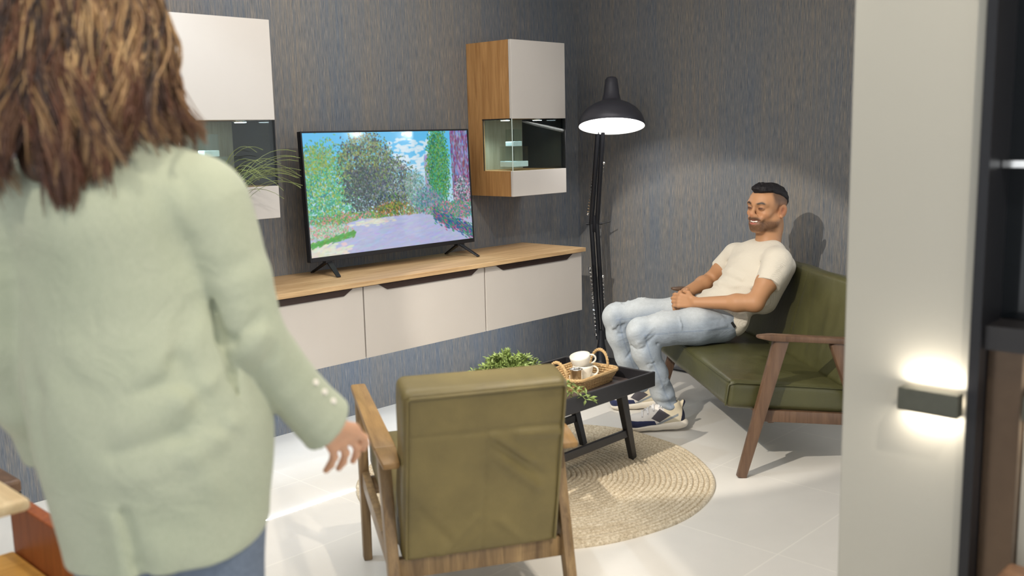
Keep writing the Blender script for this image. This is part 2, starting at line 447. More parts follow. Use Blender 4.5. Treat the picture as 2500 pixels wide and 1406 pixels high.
        for ax in range(3):
            sh = [slice(1, -1)]*3; sh[ax] = slice(0, -1)
            A = ins[tuple(sh)]; sh2 = list(sh); sh2[ax] = slice(1, None); B = ins[tuple(sh2)]
            for sgn, m in ((1, A & ~B), (-1, ~A & B)):
                e = np.argwhere(m)
                if not len(e): continue
                e = e+1; e[:, ax] -= 1
                u, v = (ax+1) % 3, (ax+2) % 3
                def g(du, dv):
                    q = e.copy(); q[:, u] -= du; q[:, v] -= dv; return idx[q[:, 0], q[:, 1], q[:, 2]]
                qd = np.stack([g(1, 1), g(0, 1), g(0, 0), g(1, 0)], 1)
                if sgn < 0: qd = qd[:, ::-1]
                F.append(qd)
        F = np.concatenate(F); F = F[(F >= 0).all(1)]
        return V, F
def np_mesh(name, V, F, mat, parent=None, col=None, label=None):
    me = bpy.data.meshes.new(name)
    me.vertices.add(len(V)); me.vertices.foreach_set('co', V.astype(np.float32).ravel())
    me.loops.add(F.size); me.loops.foreach_set('vertex_index', F.astype(np.int32).ravel())
    me.polygons.add(len(F)); me.polygons.foreach_set('loop_start', np.arange(0, F.size, F.shape[1], dtype=np.int32))
    me.polygons.foreach_set('loop_total', np.full(len(F), F.shape[1], np.int32))
    me.update(calc_edges=True); me.validate()
    me.polygons.foreach_set('use_smooth', np.ones(len(me.polygons), bool))
    if col is not None:
        at = me.color_attributes.new('col', 'FLOAT_COLOR', 'POINT')
        c4 = np.ones((len(V), 4), np.float32); c4[:, :3] = col; at.data.foreach_set('color', c4.ravel())
    me.materials.append(mat)
    o = bpy.data.objects.new(name, me); COL.objects.link(o)
    if parent: o.parent = parent
    if label: o['label'] = label
    return o
def sdf_obj(name, S, mat, parent=None, colfn=None, label=None):
    V, F = S.mesh()
    return np_mesh(name, V, F, mat, parent, colfn(V) if colfn else None, label)
def sst(e0, e1, x):
    t = np.clip((x-e0)/(e1-e0), 0, 1); return t*t*(3-2*t)
def cmix(a, b, f): return a*(1-f[:, None])+np.array(b)[None, :]*f[:, None]
def rotm(rx=0, ry=0, rz=0): return np.array(Euler((rx, ry, rz)).to_matrix())

# ================================================================== the room
mb = MB(); mb.box((-9, -9, -.05), (6, .12, 0)); struct('floor', mb, M_FLOOR)
mb = MB(); mb.box((-9, -9, 2.9), (6, .12, 2.98)); struct('ceiling', mb, M_CEIL)
mb = MB(); mb.box((-9, 0, 0), (.12, .12, 2.9)); struct('wall_back', mb, M_WALL)
mb = MB(); mb.box((0, -1.98, 0), (.12, 0, 2.9)); struct('wall_right', mb, M_WALL)

# recessed light line in the floor
mb = MB(); mb.box((-5.2, -.903, -.004), (-1.9, -.896, .0015))
sprop(part('floor_light_strip', mb, M_STRIP), 'thin glowing white light line set in the floor along the television wall', 'light strip')

M_GUN = plain('gunmetal', lin(84, 86, 78), .4, .3, bmp=0)
# white partition end on the right, with the linear wall light and the black cabinet beside it
PX = -2.8
mb = MB(); mb.box((PX, -3.393, 0), (PX+.5, -3.118, 2.9), .004); struct('wall_partition', mb, M_COLUMN)
t = thing('linear_wall_light', 'dark metal bar light glowing up and down, left one on white partition', 'wall light', (PX, -3.325, .86))
mb = MB(); mb.box((PX-.045, -3.388, .843), (PX-.012, -3.262, .893), .002); part('cover_bar', mb, M_GUN, t, world=True)
mb = MB(); mb.box((PX-.012, -3.382, .858), (PX-.001, -3.268, .880)); part('light_diffuser', mb, M_SCONCE, t, world=True)
for z, s in ((.896, 1), (.840, -1)):
    a = area('wall_bar_light', (PX-.026, -3.325, z), (PX-.004, -3.325, z+s*.3), .34, (1, .88, .72), .115, .016)
# black framed display unit to its right
t = thing('display_cabinet', 'tall black glass-sided display cabinet beside the white partition', 'cabinet', (PX, -3.55, 0))
mb = MB(); mb.box((PX-.02, -3.418, 0), (PX+.10, -3.398, 2.9)); part('side_panel', mb, M_BLACKMETAL, t, world=True)
mb = MB(); mb.box((PX+.10, -3.487, 1.042), (PX+.42, -3.40, 2.88)); part('dark_glass_panel', mb, M_DARKGLASS, t, world=True)
mb = MB(); mb.box((PX+.05, -4.1, 1.362), (PX+.099, -3.42, 1.376)); part('shelf', mb, M_STEEL, t, world=True)
mb = MB(); mb.box((PX+.0, -4.1, .990), (PX+.42, -3.42, 1.040)); part('shelf', mb, M_BLACKPAINT, t, world=True)
mb = MB(); mb.box((PX+.03, -3.487, 0), (PX+.42, -3.42, .988)); part('bronze_panel', mb, plain('smoked_bronze_glass', lin(96, 80, 66), .22, .6, bmp=0), t, world=True)
mb = MB(); mb.box((PX+.06, -4.1, .0), (PX+.40, -3.489, .988)); part('back_panel', mb, M_COLUMN, t, world=True)
mb = MB(); mb.box((PX+.12, -4.1, 1.042), (PX+.40, -3.489, 2.88)); part('upper_back_panel', mb, plain('taupe_panel', lin(122, 112, 98), .5), t, world=True)
t2 = thing('linear_wall_light', 'dark metal bar light at the right edge, beyond the black post', 'wall light', (PX+.04, -3.66, .86))
mb = MB(); mb.box((PX+.012, -3.95, .848), (PX+.045, -3.495, .898), .002); part('cover_bar', mb, M_GUN, t2, world=True)
mb = MB(); mb.box((PX+.045, -3.94, .855), (PX+.059, -3.52, .879)); part('light_diffuser', mb, M_SCONCE, t2, world=True)
for z, s in ((.901, 1), (.845, -1)):
    area('wall_bar_light', (PX+.038, -3.73, z), (PX+.055, -3.73, z+s*.3), 1.0, (1, .84, .64), .42, .012)
mb = MB(); mb.box((PX-.16, -3.86, .0), (PX-.03, -3.50, .56), .01)
sprop(part('wooden_stool', mb, M_OAKDARK), 'dark brown wooden block stool at the bottom right corner', 'stool')

# pendant track spots (their bright faces mirror in the television)
def track_spot(loc, aim, label, lens_mat=None, k=1.0):
    t = thing('track_spotlight', label, 'spotlight', loc, 0, 'track spotlights under the showroom ceiling')
    d = (Vector(aim)-Vector(loc)).normalized(); Q = d.to_track_quat('Z', 'Y').to_matrix()
    mb = MB(); mb.lathe([(0, -.09), (.035, -.09), (.04, -.08), (.04, .03), (.037, .03), (.036, .0), (0, .0)], (0, 0, 0), 20, Q); part('lamp_housing', mb, M_BLACKMETAL, t, smooth=True)
    mb = MB(); mb.lathe([(0, .006), (.032*k, .006), (.032*k, .014), (0, .014)], (0, 0, 0), 20, Q); part('lens', mb, lens_mat or M_BULB, t)
    mb = MB(); mb.tube([(0, 0, 0), (0, 0, 2.9-loc[2])], .006, 8); part('stem', mb, M_BLACKMETAL, t)
for i, (a, b, p, c, sz) in enumerate(SPOTS):
    d = (Vector(b)-Vector(a)).normalized()
    track_spot(tuple(Vector(a)-d*.03), b, 'black track spotlight under the ceiling '+('aimed at the loveseat', 'aimed at the rug and table', 'above the sideboard end by the woman', 'aimed at the television wall', 'above the dining table', 'above the woman, nearest the white partition')[i])
M_FARLENS = emit('distant_spot_glow', (1, .93, .82), 160)
for loc, lab in (((3.567, -7.300, 2.166), 'left'), ((4.281, -7.002, 2.113), 'right')):
    track_spot(loc, (-1.7, -.2, 1.3), 'black stem spotlight whose glow mirrors near the top of the television, '+lab+' one', M_FARLENS, 1.25)

# ================================================================== television wall furniture
M_FILLBAR = emit('added_bar_glow', (.7, .85, 1), 1.5)  # emission of the bar added under the sideboard
M_PALEBACK = wood('pale_grey_oak', lin(150, 146, 124), lin(176, 172, 152), 'Z')
M_FROST = plain('frosted_glass_base', lin(205, 222, 228), .25, bmp=0)
def handle(x0, x1, y, z, parent):
    # dark recessed grip, trapezoid with chamfered ends, let into the top edge of a front
    mb = MB(); h = .028
    mb.poly([(x0, y-.006, z), (x1, y-.006, z), (x1-.05, y-.006, z-h), (x0+.05, y-.006, z-h)], (0, .012, 0))
    part('grip_handle', mb, M_BRONZE, parent, world=True)
sb = thing('floating_sideboard', 'long white wall-hung sideboard with oak top under the television', 'sideboard', (-1.75, -.25, .427))
mb = MB(); mb.box((-2.94, -.45, .43), (-.555, -.002, .772), .001); part('cabinet_body', mb, M_WHITE, sb, world=True)
mb = MB(); mb.box((-2.945, -.505, .774), (-.545, -.002, .797), .002); part('countertop', mb, M_OAK_X, sb, world=True)
mb = MB(); mb.box((-2.92, -.434, .417), (-.575, -.410, .4295)); part('added_glow_bar', mb, M_FILLBAR, sb, world=True)  # glowing bar added as a body for the fill light underneath
for x0, hx in ((-2.94, (-2.85, -2.21)), (-2.143, (-2.055, -1.40)), (-1.344, (-1.265, -.64))):
    mb = MB(); mb.box((x0+.0015, -.478, .427), (x0+.791, -.452, .768), .0015)
    d = part('drop_front', mb, M_WHITE, sb, world=True); handle(hx[0], hx[1], -.478, .768, d)

def wall_cabinet(x0, x1, label):
    zb, z1, z2, zt, yf = 1.112, 1.253, 1.540, 1.965, -.35
    t = thing('wall_cabinet', label, 'wall cabinet', ((x0+x1)/2, -.17, zb), 0, 'wall cabinets beside the television')
    mb = MB()
    def carcass(za, zc):
        mb.box((x0, yf+.022, za), (x0+.018, -.002, zc)); mb.box((x1-.018, yf+.022, za), (x1, -.002, zc))
        mb.box((x0+.018, yf+.022, zc-.018), (x1-.018, -.002, zc)); mb.box((x0+.018, yf+.022, za), (x1-.018, -.002, za+.018))
    carcass(z2+.002, zt); carcass(zb, z1)
    mb.box((x0, -.115, z1), (x0+.018, -.002, z2+.002))            # rear strip of the side beside the glass
    part('oak_carcass', mb, M_OAK_Z, t, world=True)
    mb = MB(); mb.box((x0+.018, -.02, z1), (x1-.018, -.003, z2)); part('back_panel', mb, M_PALEBACK, t, world=True)
    mb = MB(); mb.box((x1-.018, yf+.022, z1), (x1, -.021, z2)); part('dark_side_panel', mb, M_DARKGLASS, t, world=True)
    for a, c in ((z2, zt), (zb, z1)):
        mb = MB(); mb.box((x0, yf, a), (x1, yf+.020, c), .0015); part('door', mb, M_WHITE, t, world=True)
    mb = MB(); mb.box((x0+.002, yf+.004, z1+.001), (x1-.004, yf+.009, z2-.001)); part('front_glass', mb, M_TGLASS, t, world=True)
    mb = MB(); mb.box((x0+.001, yf+.010, z1+.001), (x0+.006, -.116, z2-.001)); part('side_glass', mb, M_TGLASS, t, world=True)
    mb = MB(); mb.box((x0, yf+.003, z1), (x0+.003, yf+.006, z2)); part('glass_edge', mb, M_PUCKEDGE, t, world=True)
    for q1, q2 in (((x1-.006, yf+.001, z1), (x1, yf+.02, z2)), ((x0+.004, -.119, z1), (x0+.008, -.115, z2)), ((x0, yf+.01, z2-.004), (x0+.004, -.115, z2+.002))):
        mb = MB(); mb.box(q1, q2); part('black_edge_trim', mb, M_BLACKMETAL, t, world=True)
    for px_ in ((x0+.10), (x1-.08)):
        mb = MB(); mb.lathe([(0, z2-.007), (.030, z2-.007), (.034, z2-.003), (.034, z2+.001), (0, z2+.001)], (px_, -.20, 0), 20)
        p = part('puck_light', mb, M_CHROME, t, True, world=True)
        mb = MB(); mb.lathe([(0, z2-.0085), (.026, z2-.0085), (.026, z2-.006)], (px_, -.20, 0), 20); part('puck_lens', mb, M_PUCK, p, world=True)
    l = bpy.data.lights.new('puck_glow', 'SPOT'); l.energy = 5; l.color = (.78, .95, 1); l.spot_size = 2.4; l.spot_blend = .8; l.shadow_soft_size = .02
    o = bpy.data.objects.new('puck_glow', l); COL.objects.link(o); o.location = (x0+.10, -.20, z2-.012)
    return t
M_PUCKEDGE = plain('polished_glass_edge', (.72, .85, .82), .1, 0, bmp=0)
wall_cabinet(-2.94, -2.485, 'left wall cabinet, white doors with glass middle, partly behind the woman')
wall_cabinet(-.979, -.530, 'right wall cabinet with oak side, white doors and corner glass')

# glasses inside the cabinets: stacked square tumblers
def glass_block(x, y, z, wd, h, label):
    t = thing('glass_holder', label, 'glass holder', (x, y, z), rnd.uniform(-.1, .1), 'clear square glass holders in the wall cabinets')
    mb = MB(); a = wd/2; th = .004
    mb.box((-a, -a, 0), (a, a, h*.28), .003)
    part('thick_base', mb, M_FROST, t)
    mb = MB()
    mb.box((-a, -a, h*.285), (-a+th, a, h)); mb.box((a-th, -a, h*.285), (a, a, h)); mb.box((-a+th, -a, h*.285), (a-th, -a+th, h)); mb.box((-a+th, a-th, h*.285), (a-th, a, h))
    part('glass_cup', mb, M_CUPGLASS, t)
for x0, lab in ((-.979, 'right'), (-2.94, 'left')):
    if lab == 'right':
        glass_block(x0+.145, -.22, 1.272, .115, .115, 'wide clear glass holder, bottom of stack in right wall cabinet')
        glass_block(x0+.145, -.22, 1.388, .068, .095, 'small clear glass holder on top of stack in right wall cabinet')
    else:
        glass_block(x0+.20, -.22, 1.272, .115, .115, 'clear glass holder at the bottom inside left wall cabinet')
        glass_block(x0+.20, -.22, 1.388, .068, .095, 'clear glass holder on top inside left wall cabinet')

# television
tv = thing('television', 'black flat television showing a painted garden scene on the sideboard', 'television', (-1.70, -.19, .797), 0)
x0, x1, z0, z1 = -2.234, -1.143, .868, 1.490
TILT = Matrix.Rotation(math.radians(-2.5), 3, 'X')
def tvb(mb, lo, hi, bev=.001): mb.box(lo, hi, bev, 2, TILT, (-1.7, -.19, z0))
mb = MB(); tvb(mb, (x0, -.190, z0), (x1, -.165, z1), .003); tvb(mb, (-2.0, -.164, .93), (-1.4, -.13, 1.2), .008); part('back_shell', mb, M_BLACKMETAL, tv, world=True)
mb = MB(); b_ = .008
tvb(mb, (x0, -.197, z0), (x0+b_, -.1905, z1)); tvb(mb, (x1-b_, -.197, z0), (x1, -.1905, z1)); tvb(mb, (x0+b_, -.197, z1-b_), (x1-b_, -.1905, z1)); tvb(mb, (x0+b_, -.197, z0), (x1-b_, -.1905, z0+.022))
part('bezel', mb, M_BLACKMETAL, tv, world=True)
for fx, nm in ((-2.12, 1), (-1.245, -1)):
    mb = MB()
    mb.bar((fx, -.18, z0-.002), (fx-.012*nm, -.055, .801), .030, .010, (0, 0, 1), .022, .007, .002)
    mb.bar((fx, -.18, z0-.002), (fx-.030*nm, -.300, .801), .030, .010, (0, 0, 1), .022, .007, .002)
    mb.box((fx-.025, -.195, z0-.012), (fx+.025, -.165, z0+.004), .002)
    part('tv_foot', mb, M_BLACKMETAL, tv, world=True)

def tv_picture():
    W, H = 600, 338
    rg = np.random.RandomState(3)
    img = np.zeros((H, W, 3)); yy, xx = np.mgrid[0:H, 0:W]; u = xx/W; v = yy/H           # v down
    img[:] = np.array([90, 178, 224.])
    img += (np.array([170, 205, 222.])-img)*sst(.1, .6, v)[..., None]
    def base(mask, c): img[mask] = c
    base((v > .72), (168, 172, 200))
    # zone of leaf masses: (cx, cy, rx, ry, colours)
    T = [(.10, .46, .17, .34, [(60, 150, 110), (110, 165, 70), (40, 120, 110), (150, 165, 60), (80, 175, 140)], 3400),
         (.06, .22, .10, .12, [(150, 160, 60), (90, 140, 70), (110, 160, 150)], 500),
         (.34, .26, .15, .24, [(60, 84, 60), (100, 120, 60), (130, 135, 110), (50, 60, 70), (140, 150, 80)], 2600),
         (.33, .48, .12, .20, [(40, 56, 64), (60, 76, 84), (100, 112, 110), (46, 66, 50)], 1600),
         (.50, .45, .12, .22, [(44, 58, 72), (70, 84, 96), (120, 130, 130), (96, 120, 60)], 1900),
         (.63, .48, .06, .14, [(120, 150, 140), (150, 175, 170), (90, 130, 120)], 450),
         (.50, .68, .16, .08, [(70, 110, 60), (130, 150, 60), (90, 84, 60), (190, 130, 90)], 900),
         (.22, .72, .20, .06, [(60, 130, 80), (120, 150, 60), (200, 120, 120)], 700)]
    def stroke(x, y, l, wd, ang, c):
        x *= W; y *= H
        if l < 1: return
        m = int(l+3); ix, iy = int(x), int(y)
        ys = slice(max(0, iy-m), min(H, iy+m)); xs = slice(max(0, ix-m), min(W, ix+m))
        if ys.stop <= ys.start or xs.stop <= xs.start: return
        dx = xx[ys, xs]-x; dy = yy[ys, xs]-y; ca, sa = math.cos(ang), math.sin(ang)
        e = ((dx*ca+dy*sa)/l)**2+((-dx*sa+dy*ca)/wd)**2
        a = np.clip(1.6-1.6*e, 0, 1)[..., None]*.85
        img[ys, xs] = img[ys, xs]*(1-a)+np.array(c)*a
    def mass(cx, cy, rx, ry, cs, n, l=(2.5, 6)):
        for i in range(n):
            r = math.sqrt(rg.rand())*(1+.16*rg.randn()); th = rg.rand()*6.283
            c = np.array(cs[rg.randint(len(cs))])+rg.randn(3)*9
            stroke(cx+rx*r*math.cos(th), cy+ry*r*math.sin(th), rg.uniform(*l), rg.uniform(1.4, 2.8), rg.rand()*3.14, c)
    for k in range(160): # clouds
        stroke(.62+.08*rg.randn(), .22+.10*rg.randn(), rg.uniform(6, 16), rg.uniform(3, 7), .1*rg.randn(), (205, 220, 228))
    # pale far building and ivy wall on the right: plain tall masses
    for k in range(1500): stroke(rg.uniform(.70, .79), rg.uniform(.22, .62), rg.uniform(4, 12), 2, 1.57+.1*rg.randn(), np.array([(150, 158, 190), (170, 140, 165), (130, 150, 170)][rg.randint(3)])+rg.randn(3)*12)
    for k in range(1700): stroke(rg.uniform(.88, 1.0), rg.uniform(-.02, .62), rg.uniform(5, 12), 2.2, 1.57+.08*rg.randn(), np.array([(130, 84, 120), (110, 130, 180), (150, 150, 190), (120, 70, 100)][rg.randint(4)])+rg.randn(3)*12)
    for t_ in T: mass(*t_)
    mass(.79, .32, .07, .36, [(60, 130, 90), (90, 150, 60), (70, 160, 140), (40, 100, 80), (110, 150, 70)], 2600)
    mass(.70, .62, .10, .10, [(80, 130, 150), (150, 120, 150), (120, 165, 160), (70, 120, 110)], 1000)
    mass(.95, .58, .07, .14, [(90, 110, 120), (190, 195, 205), (60, 90, 90), (170, 100, 130)], 1000)
    mass(.88, .72, .16, .08, [(60, 140, 130), (200, 90, 120), (90, 150, 90), (70, 120, 150), (190, 140, 160)], 1700)
    # lavender path with sunlit patches
    pl = (v > .74+.10*np.abs(u-.5)) & (u > .02) & (u < .97-.25*(1-v)*1.2)
    for k in range(2600):
        x, y = rg.uniform(.08, .92), rg.uniform(.72, 1.02)
        if y < .73+.28*max(0, abs(x-.47)-.18): continue
        stroke(x, y, rg.uniform(8, 24), rg.uniform(2, 5), -.12+.1*rg.randn(), np.array((168, 172, 204))+rg.randn(3)*5)
    for k in range(260): stroke(.06+.07*rg.randn(), .96+.03*rg.randn(), rg.uniform(6, 16), 4, -.1, np.array((208, 206, 190))+rg.randn(3)*8)
    for k in range(120): stroke(.36+.06*rg.randn(), .755+.012*rg.randn(), rg.uniform(6, 12), 2, -.05, np.array((205, 205, 190))+rg.randn(3)*8)
    mass(.10, .80, .13, .055, [(150, 190, 165), (205, 130, 130), (110, 170, 120), (190, 200, 180)], 1200, (2, 4))
    for k in range(420):
        x = rg.uniform(0, .25); stroke(x, .905-.30*x+.01*rg.randn(), rg.uniform(4, 8), 2, -.3, np.array((80, 150, 60))+rg.randn(3)*14)
    for k in range(900):
        x = rg.uniform(.74, 1.0); stroke(x, .74+.75*(x-.74)+.03*rg.randn(), rg.uniform(4, 9), 2, .6, np.array([(40, 80, 140), (50, 120, 110), (60, 140, 100), (180, 80, 120)][rg.randint(4)])+rg.randn(3)*12)
    for _ in range(2):
        q = np.pad(img, ((1, 1), (1, 1), (0, 0)), 'edge'); img = (q[:-2, 1:-1]+q[2:, 1:-1]+q[1:-1, :-2]+q[1:-1, 2:]+2*q[1:-1, 1:-1])/6
    img = np.clip(img, 0, 255)/255
    L = np.where(img > .04045, ((img+.055)/1.055)**2.4, img/12.92)
    return L
L = tv_picture(); Hh, Ww = L.shape[:2]
gx = np.linspace(x0+b_, x1-b_, Ww); gz = np.linspace(z1-b_, z0+.022, Hh)
GX, GZ = np.meshgrid(gx, gz); Vv = np.stack([GX, np.full_like(GX, -.193), GZ], -1).reshape(-1, 3)
piv = np.array([-1.7, -.19, z0]); Vv = (Vv-piv)@np.array(TILT).T+piv-np.array(tv.location)
ii = np.arange(Hh*Ww).reshape(Hh, Ww); Fq = np.stack([ii[:-1, :-1], ii[1:, :-1], ii[1:, 1:], ii[:-1, 1:]], -1).reshape(-1, 4)
m, tt, bb_ = nt('television_picture'); at_ = tt.nodes.new('ShaderNodeAttribute'); at_.attribute_name = 'col'
tt.links.new(at_.outputs['Color'], bb_.inputs['Emission Color']); bb_.inputs['Emission Strength'].default_value = .92
bb_.inputs['Base Color'].default_value = (.01, .01, .012, 1); bb_.inputs['Roughness'].default_value = .07
scr = np_mesh('screen', Vv, Fq, m, tv, L.reshape(-1, 3), 'glossy lit screen with a painted garden path and trees')

# ================================================================== floor lamp
def floor_lamp():
    base = Vector((-.19, -.33, 0)); el = Vector((-.225, -.31, .90)); tip = Vector((-.29, -.42, 1.50)); sh = Vector((-.385, -.575, 1.487))
    t = thing('floor_lamp', 'tall black spring-arm floor lamp with a lit dome shade in the corner', 'floor lamp', base)
    mb = MB(); mb.lathe([(0, 0), (.15, 0), (.155, .006), (.15, .018), (.04, .03), (.034, .05), (.03, .11), (.022, .15), (.02, .19), (0, .19)], base, 36)
    part('lamp_base', mb, M_BLACKMETAL, t, True, world=True)
    low = base+Vector((0, 0, .17))
    mb = MB()
    for s in (-1, 1): mb.tube([low+Vector((.012*s, -.012*s, 0)), el+Vector((.012*s, -.012*s, 0))], .0145, 12)
    part('lower_arm', mb, M_BLACKMETAL, t, True, world=True)
    mb = MB(); mb.tube([low+Vector((0, 0, .02)), low+Vector((0, 0, .06))], .02, 12); mb.tube([low+Vector((-.03, .03, .03)), low+Vector((.03, -.03, .03))], .006, 8); part('lower_joint', mb, M_BLACKMETAL, t, True, world=True)
    mb = MB(); mb.tube([el+Vector((-.035, .035, 0)), el+Vector((.035, -.035, 0))], .007, 10); mb.box(el-Vector((.018, .018, .05)), el+Vector((.018, .018, .05)), .004); mb.tube([el+Vector((.03, -.03, 0)), el+Vector((.07, -.07, .012))], .004, 8)
    part('elbow_joint', mb, M_BLACKMETAL, t, True, world=True)
    mb = MB()
    for s in (-1, 1): mb.tube([el+Vector((.013*s, -.013*s, 0)), tip+Vector((.010*s, -.010*s, 0))], .0145, 12)
    part('upper_arm', mb, M_BLACKMETAL, t, True, world=True)
    def spring(a, b):
        mb = MB(); d = b-a; n = 150; up = Vector((0, 0, 1)); y = d.cross(up).normalized(); z = y.cross(d.normalized())
        pts = [a+d*(k/n)+(y*math.cos(k*1.4)+z*math.sin(k*1.4))*.0058 for k in range(n+1)]
        mb.tube(pts, .0030, 5); mb.sphere(a, .010, 8, 6); mb.sphere(b, .010, 8, 6)
        part('tension_spring', mb, M_STEEL, t, True, world=True)
    q = Vector((.034, -.034, 0))
    spring(low+q*.4+Vector((0, 0, .03)), low.lerp(el, .55)+q*.7); spring(low-q*.6+Vector((0, 0, .03)), low.lerp(el, .62)-q*.9)
    spring(el+q*-.8+Vector((0, 0, .06)), el.lerp(tip, .62)-q*.4); spring(el+q*.3+Vector((0, 0, .06)), el.lerp(tip, .62)+q*.7)
    # shade, opening tipped a little towards the room
    ax = (Vector((.20, .155, 1))).normalized(); Q = ax.to_track_quat('Z', 'Y').to_matrix()
    prof_o = [(.190, 0), (.193, .004), (.188, .03), (.174, .065), (.148, .098), (.112, .124), (.075, .14), (.060, .147), (.054, .156), (.046, .19), (.040, .24), (.036, .275), (.029, .286), (0, .288)]
    mb = MB(); mb.lathe(prof_o, sh, 56, Q); part('lamp_shade', mb, M_SHADEOUT, t, True, world=True, flat_ang=60)
    mb = MB(); mb.lathe([(.190, 0), (.186, .004), (.182, .03), (.168, .062), (.143, .093), (.108, .118), (.072, .133), (0, .138)], sh, 56, Q); part('shade_lining', mb, M_SHADEIN, t, True, world=True)
    mb = MB(); mb.lathe([(0, .01), (.03, .018), (.045, .045), (.035, .08), (.02, .10), (0, .10)], sh+ax*.025, 24, Q); part('light_bulb', mb, M_BULB, t, True, world=True)
    mb = MB(); mb.lathe([(0, .010), (.184, .010), (.184, .013), (0, .013)], sh, 48, Q); part('added_shade_disc', mb, emit('added_disc_glow', (1, .98, .95), 6), t, world=True)  # glowing disc added in the opening, stands in for the lit white lining
    mb = MB(); mb.bar(tip, sh+ax*.20+Vector((.0, .03, 0)), .016, .016); part('shade_bracket', mb, M_BLACKMETAL, t, world=True)
    # cable lying behind
    mb = MB(); mb.tube([base+Vector((.03, -.03, .20)), base+Vector((.08, -.10, .12)), base+Vector((.16, -.16, .02)), base+Vector((.14, -.26, .008)), base+Vector((.17, -.4, .008)), base+Vector((.16, -.6, .008))], .005, 8)
    part('power_cable', mb, M_BLACKMETAL, t, True, world=True)
floor_lamp()

# ================================================================== rug
mb = MB(); R_ = .757; n = 34; prof = [(0, .003)]
for i in range(n):
    a = R_*i/n; b2 = R_*(i+1)/n
    for k in range(1, 7):
        f_ = k/6; prof.append((a+(b2-a)*f_, .005+.009*math.sqrt(max(0, 1-(2*f_-1)**2))))
prof.append((R_, 0)); prof.append((0, 0))
mb.lathe(prof, (-1.952, -1.364, 0), 160)
for v_ in mb.bm.verts:
    dx, dy = v_.co.x+1.952, v_.co.y+1.364; r_ = math.hypot(dx, dy); th = math.atan2(dy, dx)
    if r_ > .05:
        k_ = 1+.0035*math.sin(th*5+1)+.0025*math.sin(th*11); v_.co.x = -1.952+dx*k_; v_.co.y = -1.364+dy*k_
        v_.co.z += .0012*math.sin(th*r_*230)*(v_.co.z > .006)
sprop(part('round_rug', mb, M_RUG, smooth=True, flat_ang=80), 'round beige braided jute rug under the black tray table', 'rug')

# ================================================================== black tray table and the things on it
TX0, TX1, TY0, TY1, TZ = -2.40, -1.50, -1.665, -1.175, .42
tb = thing('tray_table', 'low black wooden tray-top coffee table on splayed legs', 'coffee table', (-1.95, -1.42, .0145))
mb = MB(); mb.box((TX0+.01, TY0+.01, TZ-.058), (TX1-.01, TY1-.01, TZ-.046)); part('tray_board', mb, M_TRAYFLOOR, tb, world=True)
mb = MB()
for sx, X_ in ((-1, TX0), (1, TX1)): mb.bar(((X_-sx*.018), TY0, TZ-.031), ((X_-sx*.018), TY1, TZ-.031), .014, .066)
for sy, Y_ in ((-1, TY0), (1, TY1)): mb.bar((TX0, Y_-sy*.018*0, TZ-.031), (TX1, Y_, TZ-.031), .014, .066)
part('tray_rim', mb, M_BLACKPAINT, tb, world=True)
LEG = []
for sx in (-1, 1):
    for sy in (-1, 1):
        top = Vector((-1.95+sx*.375, -1.42+sy*.195, TZ-.06)); ft = Vector((-1.95+sx*.435, -1.42+sy*.145, .0145))
        if sx == 1 and sy == -1: top = Vector((-1.655, -1.60, TZ-.058)); ft = Vector((-1.522, -1.565, .0145))
        mb = MB(); mb.bar(top, ft, .034, .042, (1, 0, 0), .026, .03); part('leg', mb, M_BLACKPAINT, tb, world=True)
        LEG.append((top, ft))
mb = MB()
for a, b in ((LEG[0], LEG[2]), (LEG[1], LEG[3])):
    mb.bar(a[0].lerp(a[1], .62), b[0].lerp(b[1], .62), .016, .036)
part('stretcher', mb, M_BLACKPAINT, tb, world=True)

ZT = TZ-.046
# wicker tray
bk = thing('wicker_tray', 'small rectangular wicker serving tray with two arched handles on the table', 'tray', (-1.725, -1.43, ZT), math.radians(3))
def rr(a, b, r, z, n=10):
    pts = []
    for cx_, cy_, a0 in ((a-r, b-r, 0), (-a+r, b-r, 90), (-a+r, -b+r, 180), (a-r, -b+r, 270)):
        for k in range(n+1):
            th = math.radians(a0+90*k/n); pts.append((cx_+r*math.cos(th), cy_+r*math.sin(th), z))
    return pts
mb = MB()
for i in range(6):
    f_ = i/5; pts = rr(.128+.022*f_, .090+.022*f_, .045, .004+.046*f_)
    dense = []
    for k in range(len(pts)):
        p, q = Vector(pts[k]), Vector(pts[(k+1) % len(pts)]); m_ = max(1, int((q-p).length/.006))
        for j in range(m_): dense.append(p.lerp(q, j/m_))
    nrm = [Vector((p.x, p.y*1.5, 0)).normalized() for p in dense]
    dense = [p+nn_*(.0028*math.sin(k*PI/1.5+i*PI)) for k, (p, nn_) in enumerate(zip(dense, nrm))]
    mb.tube(dense, .0052, 6, closed=True)
part('woven_side', mb, M_WICKER, bk, True)
mb = MB(); P_ = [Vector(p) for p in rr(.153, .115, .045, .055)]
for ph in (0, PI): mb.tube([p+Vector((0, 0, .003*math.sin(k*1.7+ph))) for k, p in enumerate(P_)], .006, 7, closed=True)
part('rim_braid', mb, M_WICKER, bk, True)
mb = MB(); mb.box((-.128, -.088, .001), (.128, .088, .006), .001); part('tray_bottom', mb, M_WICKER, bk)
for sx in (-1, 1):
    mb = MB(); pts = []
    for k in range(41):
        a = PI*k/40; pts.append(Vector((sx*(.146+.010*math.sin(a)), .048*math.cos(a), .052+.072*math.sin(a))))
    for ph in (0, 2.1, 4.2): mb.tube([p+Vector((.004*math.cos(k*.8+ph), 0, 0.004*math.sin(k*.8+ph))) for k, p in enumerate(pts)], .0042, 6)
    part('arched_handle', mb, M_WICKER, bk, True)

